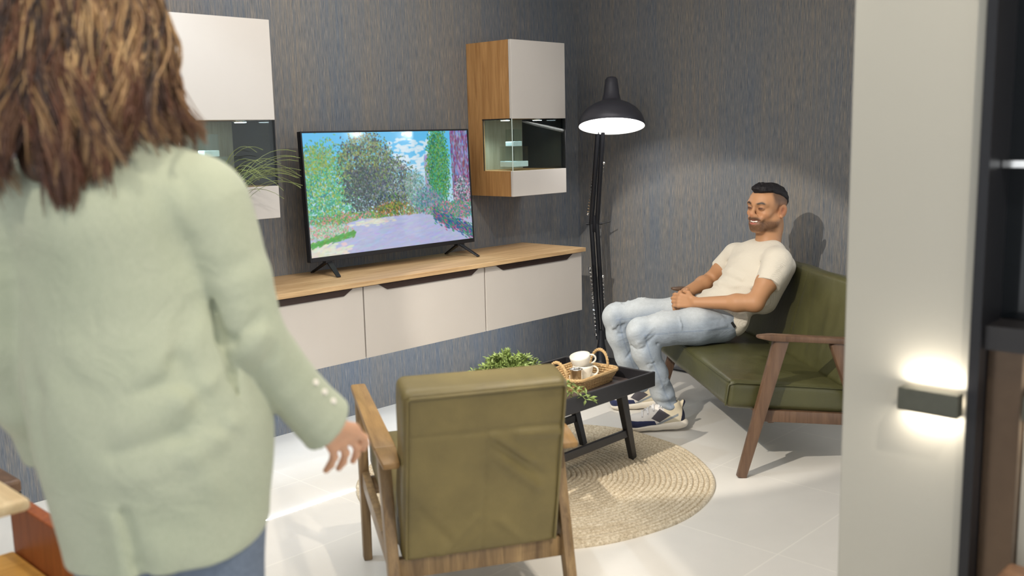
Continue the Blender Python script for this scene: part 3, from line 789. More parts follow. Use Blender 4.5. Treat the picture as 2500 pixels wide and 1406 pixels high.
def cup(loc, tilt, rz, label, r=.045, h=.058):
    t = thing('coffee_cup', label, 'cup', loc, 0, None)
    R = Euler((tilt[0], tilt[1], 0)).to_matrix(); Rz = Matrix.Rotation(rz, 3, 'Z'); Q = R@Rz
    prof = [(0, .002), (r*.55, 0), (r*.58, .003), (r*.74, h*.18), (r*.92, h*.5), (r, h*.85), (r*1.01, h), (r*.985, h+.001), (r*.97, h*.85), (r*.88, h*.5), (r*.68, h*.18), (r*.4, .008), (0, .007)]
    mb = MB(); mb.lathe(prof, (0, 0, 0), 36, Q); part('cup_body', mb, M_CERAMIC, t, True, flat_ang=80)
    mb = MB(); pts = []
    for k in range(15):
        a = -PI*.5+PI*k/14; pts.append(Q@Vector((r*.93+.024*math.cos(a), 0, h*.56+.019*math.sin(a)*1.05)))
    mb.tube(pts, .0038, 8); part('cup_handle', mb, M_CERAMIC, t, True)
CX, CY = -1.700, -1.430
RZ = -.8
def saucer(z, label, rz=0):
    mb = MB(); mb.lathe([(0, 0), (.030, 0), (.034, .003), (.066, .010), (.068, .012), (.066, .0125), (.034, .006), (0, .005)], (0, 0, 0), 40)
    o = part('saucer', mb, M_CERAMIC, None, True, flat_ang=80); o.location = (CX+.012, CY, z); sprop(o, label, 'saucer')
saucer(ZT+.007, 'white saucer, lowest under the stacked cups'); saucer(ZT+.0145, 'white saucer directly under the lower coffee cup')
cup((CX, CY, ZT+.0205), (0, 0), RZ, 'upright white coffee cup, lower one of the stack in the tray')
cup((CX-.004, CY+.002, ZT+.0205+.0475), (-.02, -.23), RZ, 'tilted white coffee cup stacked on top of the other cup')
mb = MB(); mb.lathe([(0, 0), (.026, 0), (.027, .002), (.026, .064), (.029, .071), (.028, .072), (.025, .064), (.025, .006), (0, .005)], (0, 0, 0), 30)
o = part('metal_cup', mb, M_STEEL, None, True, flat_ang=60); o.location = (-1.772, -1.452, ZT+.0065); sprop(o, 'small brushed steel cup beside the white cups in the tray', 'cup')

# bushy plant on the table
def leafy(mb, p, d, l, wd, rg):
    d = d.normalized(); s = d.cross(Vector((rg.uniform(-1, 1), rg.uniform(-1, 1), 1))).normalized(); u_ = s.cross(d)
    a = mb.bm.verts.new(p); b = mb.bm.verts.new(p+d*l*.5+s*wd+u_*wd*.3); c = mb.bm.verts.new(p+d*l-u_*l*.12); e = mb.bm.verts.new(p+d*l*.5-s*wd+u_*wd*.3); m_ = mb.bm.verts.new(p+d*l*.5)
    mb.bm.faces.new([a, b, m_]); mb.bm.faces.new([b, c, m_]); mb.bm.faces.new([c, e, m_]); mb.bm.faces.new([e, a, m_])
pl = thing('leafy_plant', 'bushy green small-leaved potted plant on the table behind the armchair', 'plant', (-2.085, -1.345, ZT))
mb = MB(); mb.lathe([(0, 0), (.055, 0), (.06, .005), (.075, .09), (.072, .092), (.068, .085), (0, .08)], (0, 0, 0), 28); part('pot', mb, M_TERRA, pl, True)
mbl = MB(); mbs = MB(); rg = random.Random(5)
def frond(p0, p1, p2, n, l):
    pts = [((1-t)**2)*p0+2*t*(1-t)*p1+t*t*p2 for t in [k/n for k in range(n+1)]]
    mbs.tube(pts, .0014, 5)
    for k in range(2, n+1):
        d = (pts[k]-pts[k-1]).normalized()
        for j in range(4):
            dd = (d*.7+Vector((rg.uniform(-1, 1), rg.uniform(-1, 1), rg.uniform(-.6, 1)))).normalized()
            leafy(mbl, pts[k], dd, l*rg.uniform(.7, 1.2), l*.17, rg)
for i in range(150):
    th = rg.uniform(0, 2*PI); r = .145*math.sqrt(rg.random()); top = Vector((r*math.cos(th)*1.15, r*math.sin(th), (.085+.085*(1-(r/.16)**2))*rg.uniform(.75, 1.12)))
    frond(Vector((0, 0, .07)), Vector((top.x*.4, top.y*.4, top.z+.02)), top, 9, .026)
frond(Vector((.02, -.05, .08)), Vector((.07, -.27, .14)), Vector((.125, -.352, .020)), 16, .028)
frond(Vector((.02, -.05, .08)), Vector((.05, -.26, .13)), Vector((.085, -.345, .034)), 16, .028)
frond(Vector((.02, -.04, .08)), Vector((.03, -.25, .12)), Vector((.045, -.30, .055)), 14, .028)
part('leaves', mbl, M_LEAF, pl); part('stems', mbs, M_GRASS, pl)

# grass plant on the sideboard, mostly behind the woman
gp = thing('grass_plant', 'potted grass plant with long arching blades before the left wall cabinet', 'plant', (-2.86, -.455+.06, .797))
mb = MB(); mb.lathe([(0, 0), (.06, 0), (.065, .01), (.085, .14), (.08, .142), (.075, .13), (0, .125)], (0, 0, 0), 28); part('pot', mb, M_TERRA, gp, True)
rg = random.Random(11)
BL = []
for i in range(46):
    th = rg.uniform(-2.9, -.12) if i > 16 else rg.uniform(-.50, -.13)
    L_ = rg.uniform(.26, .38); hgt = rg.uniform(.46, .60)
    BL.append((th, L_, hgt))
for i, (th, L_, hgt) in enumerate(BL):
    mb = MB(); p0 = Vector((rg.uniform(-.03, .03), rg.uniform(-.03, .03), .12)); dr = Vector((math.cos(th), math.sin(th)*.9, 0))
    if i <= 16: L_ = rg.uniform(.28, .42); hgt = rg.uniform(.42, .55)
    pts = [p0, p0+Vector((0, 0, hgt*.55))+dr*L_*.10, p0+Vector((0, 0, hgt))+dr*L_*.5, p0+Vector((0, 0, hgt*rg.uniform(.62, .92)))+dr*L_]
    n = 14; side = dr.cross(Vector((0, 0, 1))).normalized(); prev = None
    for k in range(n+1):
        t_ = k/n; p = ((1-t_)**3)*pts[0]+3*t_*(1-t_)**2*pts[1]+3*t_*t_*(1-t_)*pts[2]+t_**3*pts[3]
        wd = .0045*(1-t_**2.2)+.0004
        row = [mb.bm.verts.new(p-side*wd), mb.bm.verts.new(p+Vector((0, 0, -.0015))), mb.bm.verts.new(p+side*wd), mb.bm.verts.new(p+Vector((0, 0, .0006)))]
        if prev:
            for q_ in range(4): mb.bm.faces.new([prev[q_], prev[(q_+1) % 4], row[(q_+1) % 4], row[q_]])
        prev = row
    part('grass_blade', mb, M_GRASS, gp, True)

# ================================================================== armchair (seen from behind)
ac = thing('armchair', 'olive leather armchair with brown wood arms seen from behind', 'armchair', (-2.93, -1.48, 0), math.atan2(.868, .496))
def arm_frame(yc, t, mat, x_front=.0, zf=.605, xr=-.62, zr=.545, ft=(0, 0), rt=(-.50, -.60), w=.048):
    mb = MB(); mb.bar((.045, yc, zf), (xr+.06, yc, zr+.006), w, .024, (0, 0, 1), w, .024, .007); mb.bar((xr+.062, yc, zr+.006), (xr, yc, zr), w, .024, (0, 0, 1), w*.7, .02, .006); part('armrest', mb, mat, t, True)
ACY = (.012, -.522)
for yc in ACY:
    s_ = 1 if yc > -.2 else -1
    mb = MB()
    mb.bar((.045, yc, .607), (-.52, yc, .555), .052, .024, (0, 0, 1), .066, .024, .008); mb.bar((-.515, yc, .5555), (-.625, yc, .540), .066, .024, (0, 0, 1), .050, .022, .008)
    part('armrest', mb, M_HONEY, ac, True)
    mb = MB(); mb.bar((.0, yc, .593), (.0, yc, .0 if s_ == 1 else .0145), .034, .046, (1, 0, 0), .030, .038, .005); part('leg', mb, M_ASH, ac, True)
    mb = MB(); mb.bar((-.47, yc, .55), (-.64, yc, .0), .036, .055, (1, 0, 0), .032, .042, .005); part('leg', mb, M_ASH, ac, True)
    mb = MB(); mb.bar((.0, yc-s_*.004, .30), (-.55, yc-s_*.004, .215), .026, .055); part('side_rail', mb, M_ASH, ac, True)
mb = MB(); mb.bar((-.555, .0, .205), (-.555, -.515, .205), .026, .062, (0, 0, 1)); part('rear_rail', mb, M_ASH, ac, True)
mb = MB(); mb.bar((-.01, .0, .27), (-.01, -.515, .27), .024, .06, (0, 0, 1)); part('front_rail', mb, M_ASH, ac, True)
S = SDF((-.64, -.56, .20), (.09, .03, .47), .008)
Rm = rotm(0, math.radians(-8.0), 0)
S.rbox((-.25, -.255, .345), (.30, .242, .062), .028, Rm, crown=.018); S.waves(.003, 22, 3)
sdf_obj('seat_cushion', S, M_LEATHER2, ac)
S = SDF((-.80, -.57, .20), (-.36, .04, .87), .006)
bt = math.radians(-13.5); Rb = rotm(0, bt, 0)
bc = np.array((-.586, -.252, .512))
S.rbox(bc, (.062, .238, .278), .024, Rb)
def bp(x, y, z): return bc+Rb@np.array((x, y, z))
# centre seam, cross seam and creases of the back leather
S.bump([bp(-.062, 0, -.28), bp(-.062, 0, .135)], .006, -.004); S.bump([bp(-.062, -.24, .135), bp(-.062, .24, .135)], .008, -.004)
for (a, b, am) in (((-.02, .12), (-.14, .02), .004), ((-.03, .09), (-.17, -.03), -.004), ((-.04, .04), (-.16, -.07), .004), ((.02, -.15), (.12, -.26), .0035), ((.19, -.10), (.10, -.22), -.003), ((-.05, -.17), (-.13, -.25), .003), ((-.10, .118), (-.22, .108), .005)):
    S.bump([bp(-.062, a[0], a[1]), bp(-.062, b[0], b[1])], .014, am*1.5)
S.waves(.003, 18, 5)
sdf_obj('back_cushion', S, M_LEATHER2, ac)
mb = MB()
pp = [bp(-.066, s*.227, z) for s, z in ((1, -.26), (1, .241), (1, .254), (.97, .262), (-.97, .262), (-1, .254), (-1, .241), (-1, -.26))]
mb.tube(pp, .0042, 7); part('piping', mb, M_LEATHER2, ac, True)

# ================================================================== loveseat
so = thing('loveseat', 'dark green leather loveseat with walnut wood arms that the man sits on', 'sofa', (-1.40, -2.04, 0), math.atan2(.643, -.766))
for yc in (0, -1.30):
    s_ = 1 if yc > -.5 else -1
    mb = MB(); mb.bar((-.165, yc, .592), (.0, yc, .0), .034, .062, (1, 0, 0), .030, .040, .005); part('leg', mb, M_OAKDARK, so, True)
    mb = MB(); mb.bar((-.40, yc, .565), (-.60, yc, .0), .034, .055, (1, 0, 0), .030, .040, .005); part('leg', mb, M_OAKDARK, so, True)
    mb = MB(); mb.bar((-.06, yc, .605), (-.12, yc, .599), .030, .012, (0, 0, 1), .056, .026, .004); mb.bar((-.115, yc, .5995), (-.68, yc, .548), .056, .026, (0, 0, 1), .05, .024, .006); part('armrest', mb, M_OAKDARK, so, True)
    mb = MB(); mb.bar((-.06, yc-s_*.03, .262), (-.56, yc-s_*.03, .212), .028, .05); part('side_rail', mb, M_OAKDARK, so, True)
mb = MB(); mb.bar((-.14, -.03, .240), (-.14, -1.23, .240), .026, .04, (0, 0, 1)); part('front_rail', mb, M_OAKDARK, so, True)
mb = MB(); mb.bar((-.56, -.03, .225), (-.56, -1.23, .225), .026, .06, (0, 0, 1)); part('rear_rail', mb, M_OAKDARK, so, True)
S = SDF((-.62, -1.27, .18), (.12, .0, .50), .008)
Rm = rotm(0, math.radians(-6.0), 0); sc_ = np.array((-.24, -.63, .325))
S.rbox(sc_, (.295, .600, .060), .030, Rm, crown=.024)
S.bump([(-.1, -.15, .42), (-.25, -.45, .42), (-.35, -.6, .40)], .03, .004); S.waves(.003, 16, 8)
for yy_ in (-.62,): S.bump([(.06, yy_, .30), (.06, yy_, .42), (-.5, yy_, .37)], .006, -.004)
sdf_obj('seat_cushion', S, M_LEATHER, so)
def sp(x, y, z): return sc_+Rm@np.array((x, y, z))
mb = MB(); mb.tube([sp(-.27, .600, .050), sp(.26, .600, .052), sp(.292, .596, .040), sp(.296, .594, -.05)], .0035, 7)
mb.tube([sp(.290, -.57, .052), sp(.290, .57, .052), sp(.287, .588, .052)], .0035, 7); part('piping', mb, M_PIPING, so, True)
S = SDF((-.78, -1.27, .28), (-.34, .0, .90), .008)
Rb2 = rotm(0, math.radians(-14), 0); sc2 = np.array((-.550, -.63, .562))
S.rbox(sc2, (.060, .590, .228), .030, Rb2)
def s2(x, y, z): return sc2+Rb2@np.array((x, y, z))
for yy_ in (.0,): S.bump([s2(.06, yy_, -.24), s2(.06, yy_, .24)], .006, -.004)
for a, b, am in (((.30, .2), (.36, -.15), .004), ((.1, .15), (.2, -.2), -.004), ((.45, .1), (.40, -.2), .003)): S.bump([s2(.06, a[0], a[1]), s2(.06, b[0], b[1])], .03, am)
S.waves(.004, 14, 9)
sdf_obj('back_cushion', S, M_LEATHER, so)

# ================================================================== lower left corner: table, bench, chair
dt = thing('dining_table', 'pale oak table corner at the lower left edge', 'table', (-4.45, -1.75, 0))
mb = MB()
c0 = Vector((-4.205, -2.03, 0))
mb.box((-4.95, -2.045, .712), (-4.21, -1.16, .74), .012, 3); part('tabletop', mb, M_TABLETOP, dt, world=True)
mb = MB(); mb.box((-4.90, -1.98, 0), (-4.82, -1.30, .710), .004); part('slab_leg', mb, M_TABLETOP, dt, world=True)
mb = MB(); mb.box((-4.30, -1.40, 0), (-4.24, -1.20, .710), .004); part('slab_leg', mb, M_TABLETOP, dt, world=True)
bn = thing('bench', 'honey wood bench seat with reddish brown back panel at the bottom left corner', 'bench', (-4.3, -1.8, 0))
mb = MB(); mb.box((-4.55, -2.04, .415), (-4.105, -1.570, .452), .006); part('seat', mb, M_YELWOOD, bn, world=True)
mb = MB(); mb.box((-4.103, -2.08, .12), (-4.070, -1.567, .585), .004); part('back_panel', mb, M_REDWOOD, bn, world=True)
for a in (-4.53, -4.15):
    for b in (-2.02, -1.63):
        mb = MB(); mb.box((a, b, 0), (a+.04, b+.04, .413), .003); part('leg', mb, M_YELWOOD, bn, world=True)
dc = thing('dining_chair', 'brown chair with a thin black metal frame behind the pale table', 'chair', (-4.2, -1.1, 0))
mb = MB(); mb.box((-4.28, -1.12, .44), (-3.92, -.75, .48), .01); part('seat', mb, M_OAKDARK, dc, world=True)
mb = MB(); mb.box((-4.26, -.76, .62), (-3.94, -.74, .86), .008); part('backrest', mb, M_OAKDARK, dc, world=True)
for a in (-4.28, -3.94):
    for b, zt_ in ((-1.11, .44), (-.76, .84)):
        mb = MB(); mb.tube([(a+.01, b, 0), (a+.01, b, zt_)], .009, 10); part('leg', mb, M_BLACKMETAL, dc, True, world=True)

# ================================================================== people
M_SKIN = attr_mat('skin', .5, 300, .03, sss=.12, spec=.35)
M_SHIRT = None
def shirt_mat():
    m, t, b = nt('ribbed_cream_jersey')
    wv = t.nodes.new('ShaderNodeTexWave'); wv.wave_type = 'BANDS'; wv.bands_direction = 'Y'
    wv.inputs['Scale'].default_value = 95; wv.inputs['Distortion'].default_value = 2.5; wv.inputs['Detail'].default_value = 1
    v = coords(t); t.links.new(v, wv.inputs['Vector'])
    f = noise(t, v, 350, 2)
    t.links.new(ramp(t, wv.outputs['Fac'], [(.1, lin(203, 195, 180)), (.6, lin(215, 208, 194))]), b.inputs['Base Color'])
    b.inputs['Roughness'].default_value = .9; b.inputs['Specular IOR Level'].default_value = .2; b.inputs['Sheen Weight'].default_value = .2
    wrinkle(t, b, coords(t, (1, 1, 1.5)), wv.outputs['Fac'], .02, 9, .014, .35); return m
M_SHIRT = shirt_mat()
def jacket_mat():
    m, t, b = nt('sage_wool_blend')
    v = coords(t); f = noise(t, coords(t, (600, 600, 160)), 1, 2); g = noise(t, v, 5, 3)
    c = ramp(t, f, [(.3, lin(170, 177, 158)), (.7, lin(183, 189, 171))])
    c = mixc(t, 1.0, c, ramp(t, g, [(.35, (.95, .97, .93)), (.65, (1.02, 1.02, 1.0))]), 'MULTIPLY')
    t.links.new(c, b.inputs['Base Color']); b.inputs['Roughness'].default_value = .9; b.inputs['Specular IOR Level'].default_value = .15
    b.inputs['Sheen Weight'].default_value = .15
    wrinkle(t, b, v, f, .03, 5, .03, .35); return m
M_JACKET = jacket_mat()
M_DARKJEAN = plain('blue_grey_denim', lin(112, 124, 142), .85, nscale=120, var=.12, bmp=.2, spec=.2)
M_HAIRBLACK = plain('short_black_hair', lin(28, 25, 28), .6, nscale=220, var=.5, bmp=.9, spec=.25)
M_HAIR = attr_mat('brown_wavy_hair', .42, 300, 0, spec=.5)
M_LACE = plain('white_laces', lin(228, 226, 226), .8)
M_TEETH = plain('teeth', lin(238, 232, 222), .3, bmp=0)
M_SOCK = plain('beige_sock', lin(186, 172, 150), .9)
M_SHOE = attr_mat('sneaker_upper', .6, 400, .1)
M_SOLE = plain('off_white_rubber', lin(226, 217, 202), .55, nscale=20, var=.02, bmp=0)
M_LABEL = plain('black_hem_tag', lin(24, 24, 26), .6, bmp=0)

# ------------------------------------------------------------------ the seated man (frame of the loveseat: x forward, y towards the near arm)
man = thing('person', 'smiling man with short dark hair, cream shirt and light jeans sitting on the green loveseat', 'person', (-1.40, -2.04, 0), math.atan2(.643, -.766))
HS = 1.02; HV = V3(1.06, 1.07, .95)
HO = V3(-.418, -.850, 1.067); HR = rotm(0, 0, math.radians(32))@rotm(math.radians(-2), math.radians(-3), 0)
def hp(x, y, z): return HO+HR@(V3(x, y, z)*HV)
def head(S):
    e = lambda c, r, k=.014, R=None: S.ell(hp(*c), V3(*r)*HV, HR if R is None else HR@R, k)
    c_ = lambda a, b, ra, rb=None, k=.01, **kw: S.cap(hp(*a), hp(*b), ra*HS, (ra if rb is None else rb)*HS, k, **kw)
    e((-.012, 0, .031), (.096, .075, .080)); e((.030, 0, .022), (.062, .064, .068), .03); e((.026, 0, -.05), (.052, .050, .062), .03)
    for s in (-1, 1):
        c_((-.012, s*.056, -.045), (.010, s*.053, -.072), .018, .017, .03); c_((.010, s*.053, -.072), (.066, s*.014, -.103), .017, .016, .028)
        e((.058, s*.039, -.030), (.021, .021, .018), .026)                      # smiling cheek
        c_((.090, s*.010, .020), (.072, s*.047, .021), .0085, .008, .018)        # brow ridge
        c_((.099, s*.012, -.040), (.096, s*.014, -.039), .0072, .0065, .008)      # nostril wing
    c_((.068, -.012, -.106), (.068, .012, -.106), .016, .016, .025)             # chin
    c_((.087, 0, .014), (.105, 0, -.027), .0066, .0090, .014); c_((.1055, 0, -.030), (.1065, 0, -.032), .0105, .0105, .008)
    for s in (-1, 1):
        S.ell(hp(.101, s*.031, .0), V3(.014, .018, .0100)*HV, HR, .014, 's')
        S.ell(hp(.080, s*.031, -.001), V3(.0135, .015, .0125)*HV, HR, .004)
        S.bump([hp(.096, s*.016, -.001), hp(.097, s*.032, -.003), hp(.088, s*.045, -.002)], .0022, -.0022)   # narrowed smiling eye
        S.bump([hp(.096, s*.016, -.011), hp(.094, s*.032, -.014), hp(.086, s*.046, -.010)], .003, .0012)
        S.bump([hp(.102, s*.018, -.042), hp(.090, s*.034, -.054), hp(.080, s*.040, -.074)], .0050, -.0020)     # smile fold
        S.cap(hp(.104, s*.007, -.044), hp(.104, s*.008, -.041), .003*HS, .003*HS, .003, 's')
    c_((.080, -.032, -.057), (.094, 0, -.054), .009, .0095, .018); c_((.080, .032, -.057), (.094, 0, -.054), .009, .0095, .018)
    c_((.078, -.024, -.083), (.090, 0, -.087), .009, .0085, .018); c_((.078, .024, -.083), (.090, 0, -.087), .009, .0085, .018)
    MO = ((.084, -.031, -.062), (.097, -.017, -.0695), (.102, 0, -.0725), (.097, .017, -.0695), (.084, .031, -.062))
    for i, (a, b) in enumerate(zip(MO, MO[1:])): S.cap(hp(*a), hp(*b), (.0028, .0056, .0062, .0056)[i]*HS, (.0056, .0062, .0056, .0028)[i]*HS, .003, 's')
    for s in (-1, 1):   # ear
        Re = rotm(math.radians(s*-12), 0, math.radians(s*-20))
        S.ell(hp(-.012, s*.081, -.012), V3(.021, .0085, .036)*HV, HR@Re, .006)
        S.ell(hp(-.002, s*.091, -.008), V3(.011, .008, .020)*HV, HR@Re, .004, 's')
        S.ell(hp(-.006, s*.080, -.040), V3(.009, .006, .009)*HV, HR, .005)
    c_((-.030, 0, -.045), (-.035, 0, -.10), .056, .058, .03)
    return S
def hand(S, wr, kn, across, up, curl, side=1, s=1.0, spread=.0, kk=.006):
    """wr wrist, kn middle knuckle, across: direction from index to little finger, up: back-of-hand normal"""
    wr, kn = V3(*wr), V3(*kn); ac = V3(*across); ac /= np.linalg.norm(ac); fw = (kn-wr)/np.linalg.norm(kn-wr)
    up = V3(*up); up -= up@fw*fw; up /= np.linalg.norm(up)
    ln = (.040, .045, .042, .033)
    for i in range(4):
        o = (i-1.5)*.0185*s; k = kn+ac*o-fw*abs(i-1.2)*.004
        S.cap(wr+ac*o*.55, k, .0125*s, .0105*s, .012)
        a0 = curl[i] if hasattr(curl, '__len__') else curl; d = fw+ac*spread*(i-1.5); d /= np.linalg.norm(d); p = k; ang = 0; r = .0092*s
        for j in range(3):
            ang += a0*(.7, 1.0, .75)[j]; dd = d*math.cos(ang)-up*math.sin(ang)
            q = p+dd*ln[i]*s*(1, .68, .52)[j]; S.cap(p, q, r, r*.92, kk if j else .008); p = q; r *= .92
    b = wr+fw*.022*s-ac*.020*s
    tdir = fw*.65-ac*.6-up*.35; tdir /= np.linalg.norm(tdir); m_ = b+tdir*.036*s; S.cap(b, m_, .0135*s, .0105*s, .01)
    t2_ = fw*.9-ac*.15-up*.3; t2_ /= np.linalg.norm(t2_); S.cap(m_, m_+t2_*.030*s, .0105*s, .0085*s, .006)
shN, elN, wrN = V3(-.41, -.672, .818), V3(-.262, -.575, .640), V3(-.020, -.715, .628)
shF, elF, wrF = V3(-.320, -1.030, .808), V3(-.215, -1.10, .672), V3(-.035, -.950, .640)
S = SDF((-.60, -1.20, .44), (.13, -.50, 1.21), .0023)
S.cap((-.20, -.85, .50), (-.30, -.85, .66), .085, .085, .03); S.cap((-.30, -.85, .66), (-.41, -.85, .84), .085, .06, .03)
S.cap(shN+V3(0, -.06, .0), shF+V3(0, .06, 0), .045, .045, .03)
head(S)
S.cap(hp(-.03, 0, -.09), V3(-.425, -.85, .865), .060, .064, .03)
for sh_, el_, wr_, sd in ((shN, elN, wrN, 1), (shF, elF, wrF, -1)):
    S.cap(sh_, sh_*.5+el_*.5, .050, .050, .02); S.cap(sh_*.5+el_*.5, el_, .049, .041, .02)
    dv = wr_-el_; S.cap(el_, el_+dv*.3, .041, .043, .02); S.cap(el_+dv*.3, wr_, .042, .0265, .02, n=(0, .3, 1), f=1.1)
# near hand lies over the far one, fingers wrapped round it
hand(S, wrN+V3(.008, -.008, 0), V3(.050, -.778, .632), (.28, .12, -.95), (.55, .80, .30), (.55, .6, .65, .7), 1, 1.0)
hand(S, wrF+V3(.006, .006, 0), V3(.030, -.878, .628), (.5, -.1, -.85), (.7, .1, .7), (.55, .6, .6, .6), -1, .98)
SKINB = V3(*lin(180, 134, 98))
def man_skin(V):
    c = np.tile(SKINB, (len(V), 1)); L = (V-HO)@HR/HV; x, y, z = L[:, 0], L[:, 1], L[:, 2]; ay = np.abs(y)
    near = np.linalg.norm(L, axis=1) < .16
    g = lambda cx, cy, cz, rx, ry, rz: np.exp(-(((x-cx)/rx)**2+((ay-cy)/ry)**2+((z-cz)/rz)**2))*near
    rg = np.random.RandomState(0).rand(len(V))
    redd = np.clip(g(.07, .042, -.035, .03, .02, .02)*.15+g(.113, 0, -.036, .012, .012, .012)*.3+g(-.01, .085, -.01, .03, .02, .03)*.35, 0, 1)
    c = cmix(c, lin(200, 118, 90), redd)
    beard = sst(-.048, -.075, z)*sst(-.02, .02, x)*sst(-.132, -.115, z)*(1-sst(.075, .10, -z)*0)*near
    beard = np.maximum(beard*.70, g(.100, .010, -.0555, .03, .028, .0085)*1.15); beard = np.maximum(beard, g(.085, .030, -.075, .02, .008, .018)*.8); beard = np.maximum(beard, g(.09, 0, -.101, .03, .024, .012)*.75)
    side = sst(.018, -.005, x-.01)*near*(z < -.0)*(z > -.08)*(ay > .05)*.35
    c = cmix(c, lin(50, 34, 28), np.clip(np.maximum(beard, side*0)*(.85+.3*rg), 0, .8))
    fade = sst(-.01, .055, z)*sst(.052, .030, x+.25*np.maximum(0, .05-z)*0)*sst(.045, .06, ay)*near
    fade = np.maximum(fade, sst(-.035, .03, z)*sst(-.035, -.06, x)*near)
    c = cmix(c, lin(70, 54, 46), np.clip(fade*.85, 0, .8)*(1-g(-.012, .088, -.012, .026, .010, .034)))
    sbn = np.exp(-(((x-.012)/.010)**2+((z-.012)/.030)**2))*(ay > .055)*near; c = cmix(c, lin(58, 44, 38), np.clip(sbn*.55, 0, .6))
    lip = np.maximum(g(.102, .0, -.0650+0, .016, .024, .0026), g(.098, .0, -.0810, .016, .019, .0040))
    c = cmix(c, lin(170, 92, 80), np.clip(lip*1.2, 0, .85))
    zz = .0105*(ay/.031)**2; inm = np.exp(-(((z+.0725-zz)/.0042)**2+(ay/.033)**6))*(x > .07)*near; c = cmix(c, lin(90, 40, 38), np.clip(inm*1.1-.25, 0, 1))
    br = np.exp(-(((ay-.033)/.019)**4+((z-.0205-.006*np.exp(-((ay-.036)/.012)**2))/.0058)**2))*(x > .05)*near; c = cmix(c, lin(30, 20, 18), np.clip(br*1.25, 0, .95))
    ey = np.exp(-(((ay-.031)/.0125)**4+((z+.0015)/.0052)**2))*(x > .05)*near; c = cmix(c, lin(34, 22, 20), np.clip(ey*1.3, 0, .96))
    sock = g(.09, .031, .0, .02, .020, .011)*.35; c = cmix(c, lin(130, 82, 62), sock)
    c = cmix(c, lin(120, 60, 50), g(-.004, .088, -.008, .01, .01, .015)*.5)
    return c
sdf_obj('body', S, M_SKIN, man, man_skin)
# teeth
mb = MB(); mb.tube([hp(.079, -.024, -.0655), hp(.0885, -.014, -.0695), hp(.0925, 0, -.0715), hp(.0885, .014, -.0695), hp(.079, .024, -.0655)], [.0036, .0050, .0054, .0050, .0036], 10)
part('teeth', mb, M_TEETH, man, True)
# hair
S = SDF(HO-.18, HO+.20, .0023)
S.ell(hp(-.013, 0, .044), V3(.101, .079, .087)*HV, HR, .01)
S.ell(hp(.040, 0, .092), V3(.051, .056, .034)*HV, HR, .02)
# hairline: cut away face, sides and nape
S.cut(hp(.086, 0, .080), HR@V3(.50, 0, -.87), .014)
S.cut(hp(-.050, 0, -.010), HR@V3(.30, 0, -.95), .010)
for s in (-1, 1): S.cut(hp(-.030, s*.068, .058), HR@V3(.34, s*.62, -.66), .014)
rg = np.random.RandomState(4)
for i in range(90):
    th = rg.uniform(-1.1, 1.1); ph = rg.uniform(-.4, 1.25); c_ = V3(.105*math.sin(ph)*math.cos(th)-.01, .075*math.sin(th), .06+.085*math.cos(ph))
    S.bump([hp(*c_), hp(*(c_+V3(.018, .006*rg.randn(), .002)))], .006, .0028)
S.waves(.0022, 190, 5)
sdf_obj('hair', S, M_HAIRBLACK, man)
# t-shirt
S = SDF((-.62, -1.22, .42), (.06, -.50, .98), .0034)
Rt = rotm(0, 0, math.radians(12))@rotm(0, math.radians(-33), 0)
S.ell((-.350, -.85, .745), (.112, .168, .150), Rt, .03); S.ell((-.262, -.85, .625), (.108, .150, .140), Rt, .04); S.rbox((-.372, -.85, .715), (.105, .160, .165), .070, Rt, .03); S.ell((-.175, -.85, .560), (.110, .158, .085), Rt, .04); S.ell((-.225, -.85, .52), (.085, .185, .095), None, .03)
S.cap((-.415, -.72, .822), (-.335, -.99, .812), .070, .068, .03); S.cap((-.430, -.80, .842), (-.392, -.90, .842), .062, .060, .04)
S.cap(shN, V3(-.335, -.610, .712), .072, .063, .025); S.cap(shF, V3(-.262, -1.085, .722), .066, .058, .025)
S.cut((-.215, -.65, .462), (.66, 0, -.75), .004)
dn = V3(-.335, -.610, .712)-shN; S.cut(V3(-.338, -.612, .716), dn, .004, (-.50, -.68, .55), (-.18, -.50, .80))
S.cut(V3(-.268, -1.082, .728), V3(-.262, -1.085, .722)-shF, .004, (-.40, -1.22, .55), (-.15, -1.06, .80))
S.cap(hp(-.02, 0, -.122), hp(-.03, 0, -.03), .064, .075, .006, 's')           # neckline
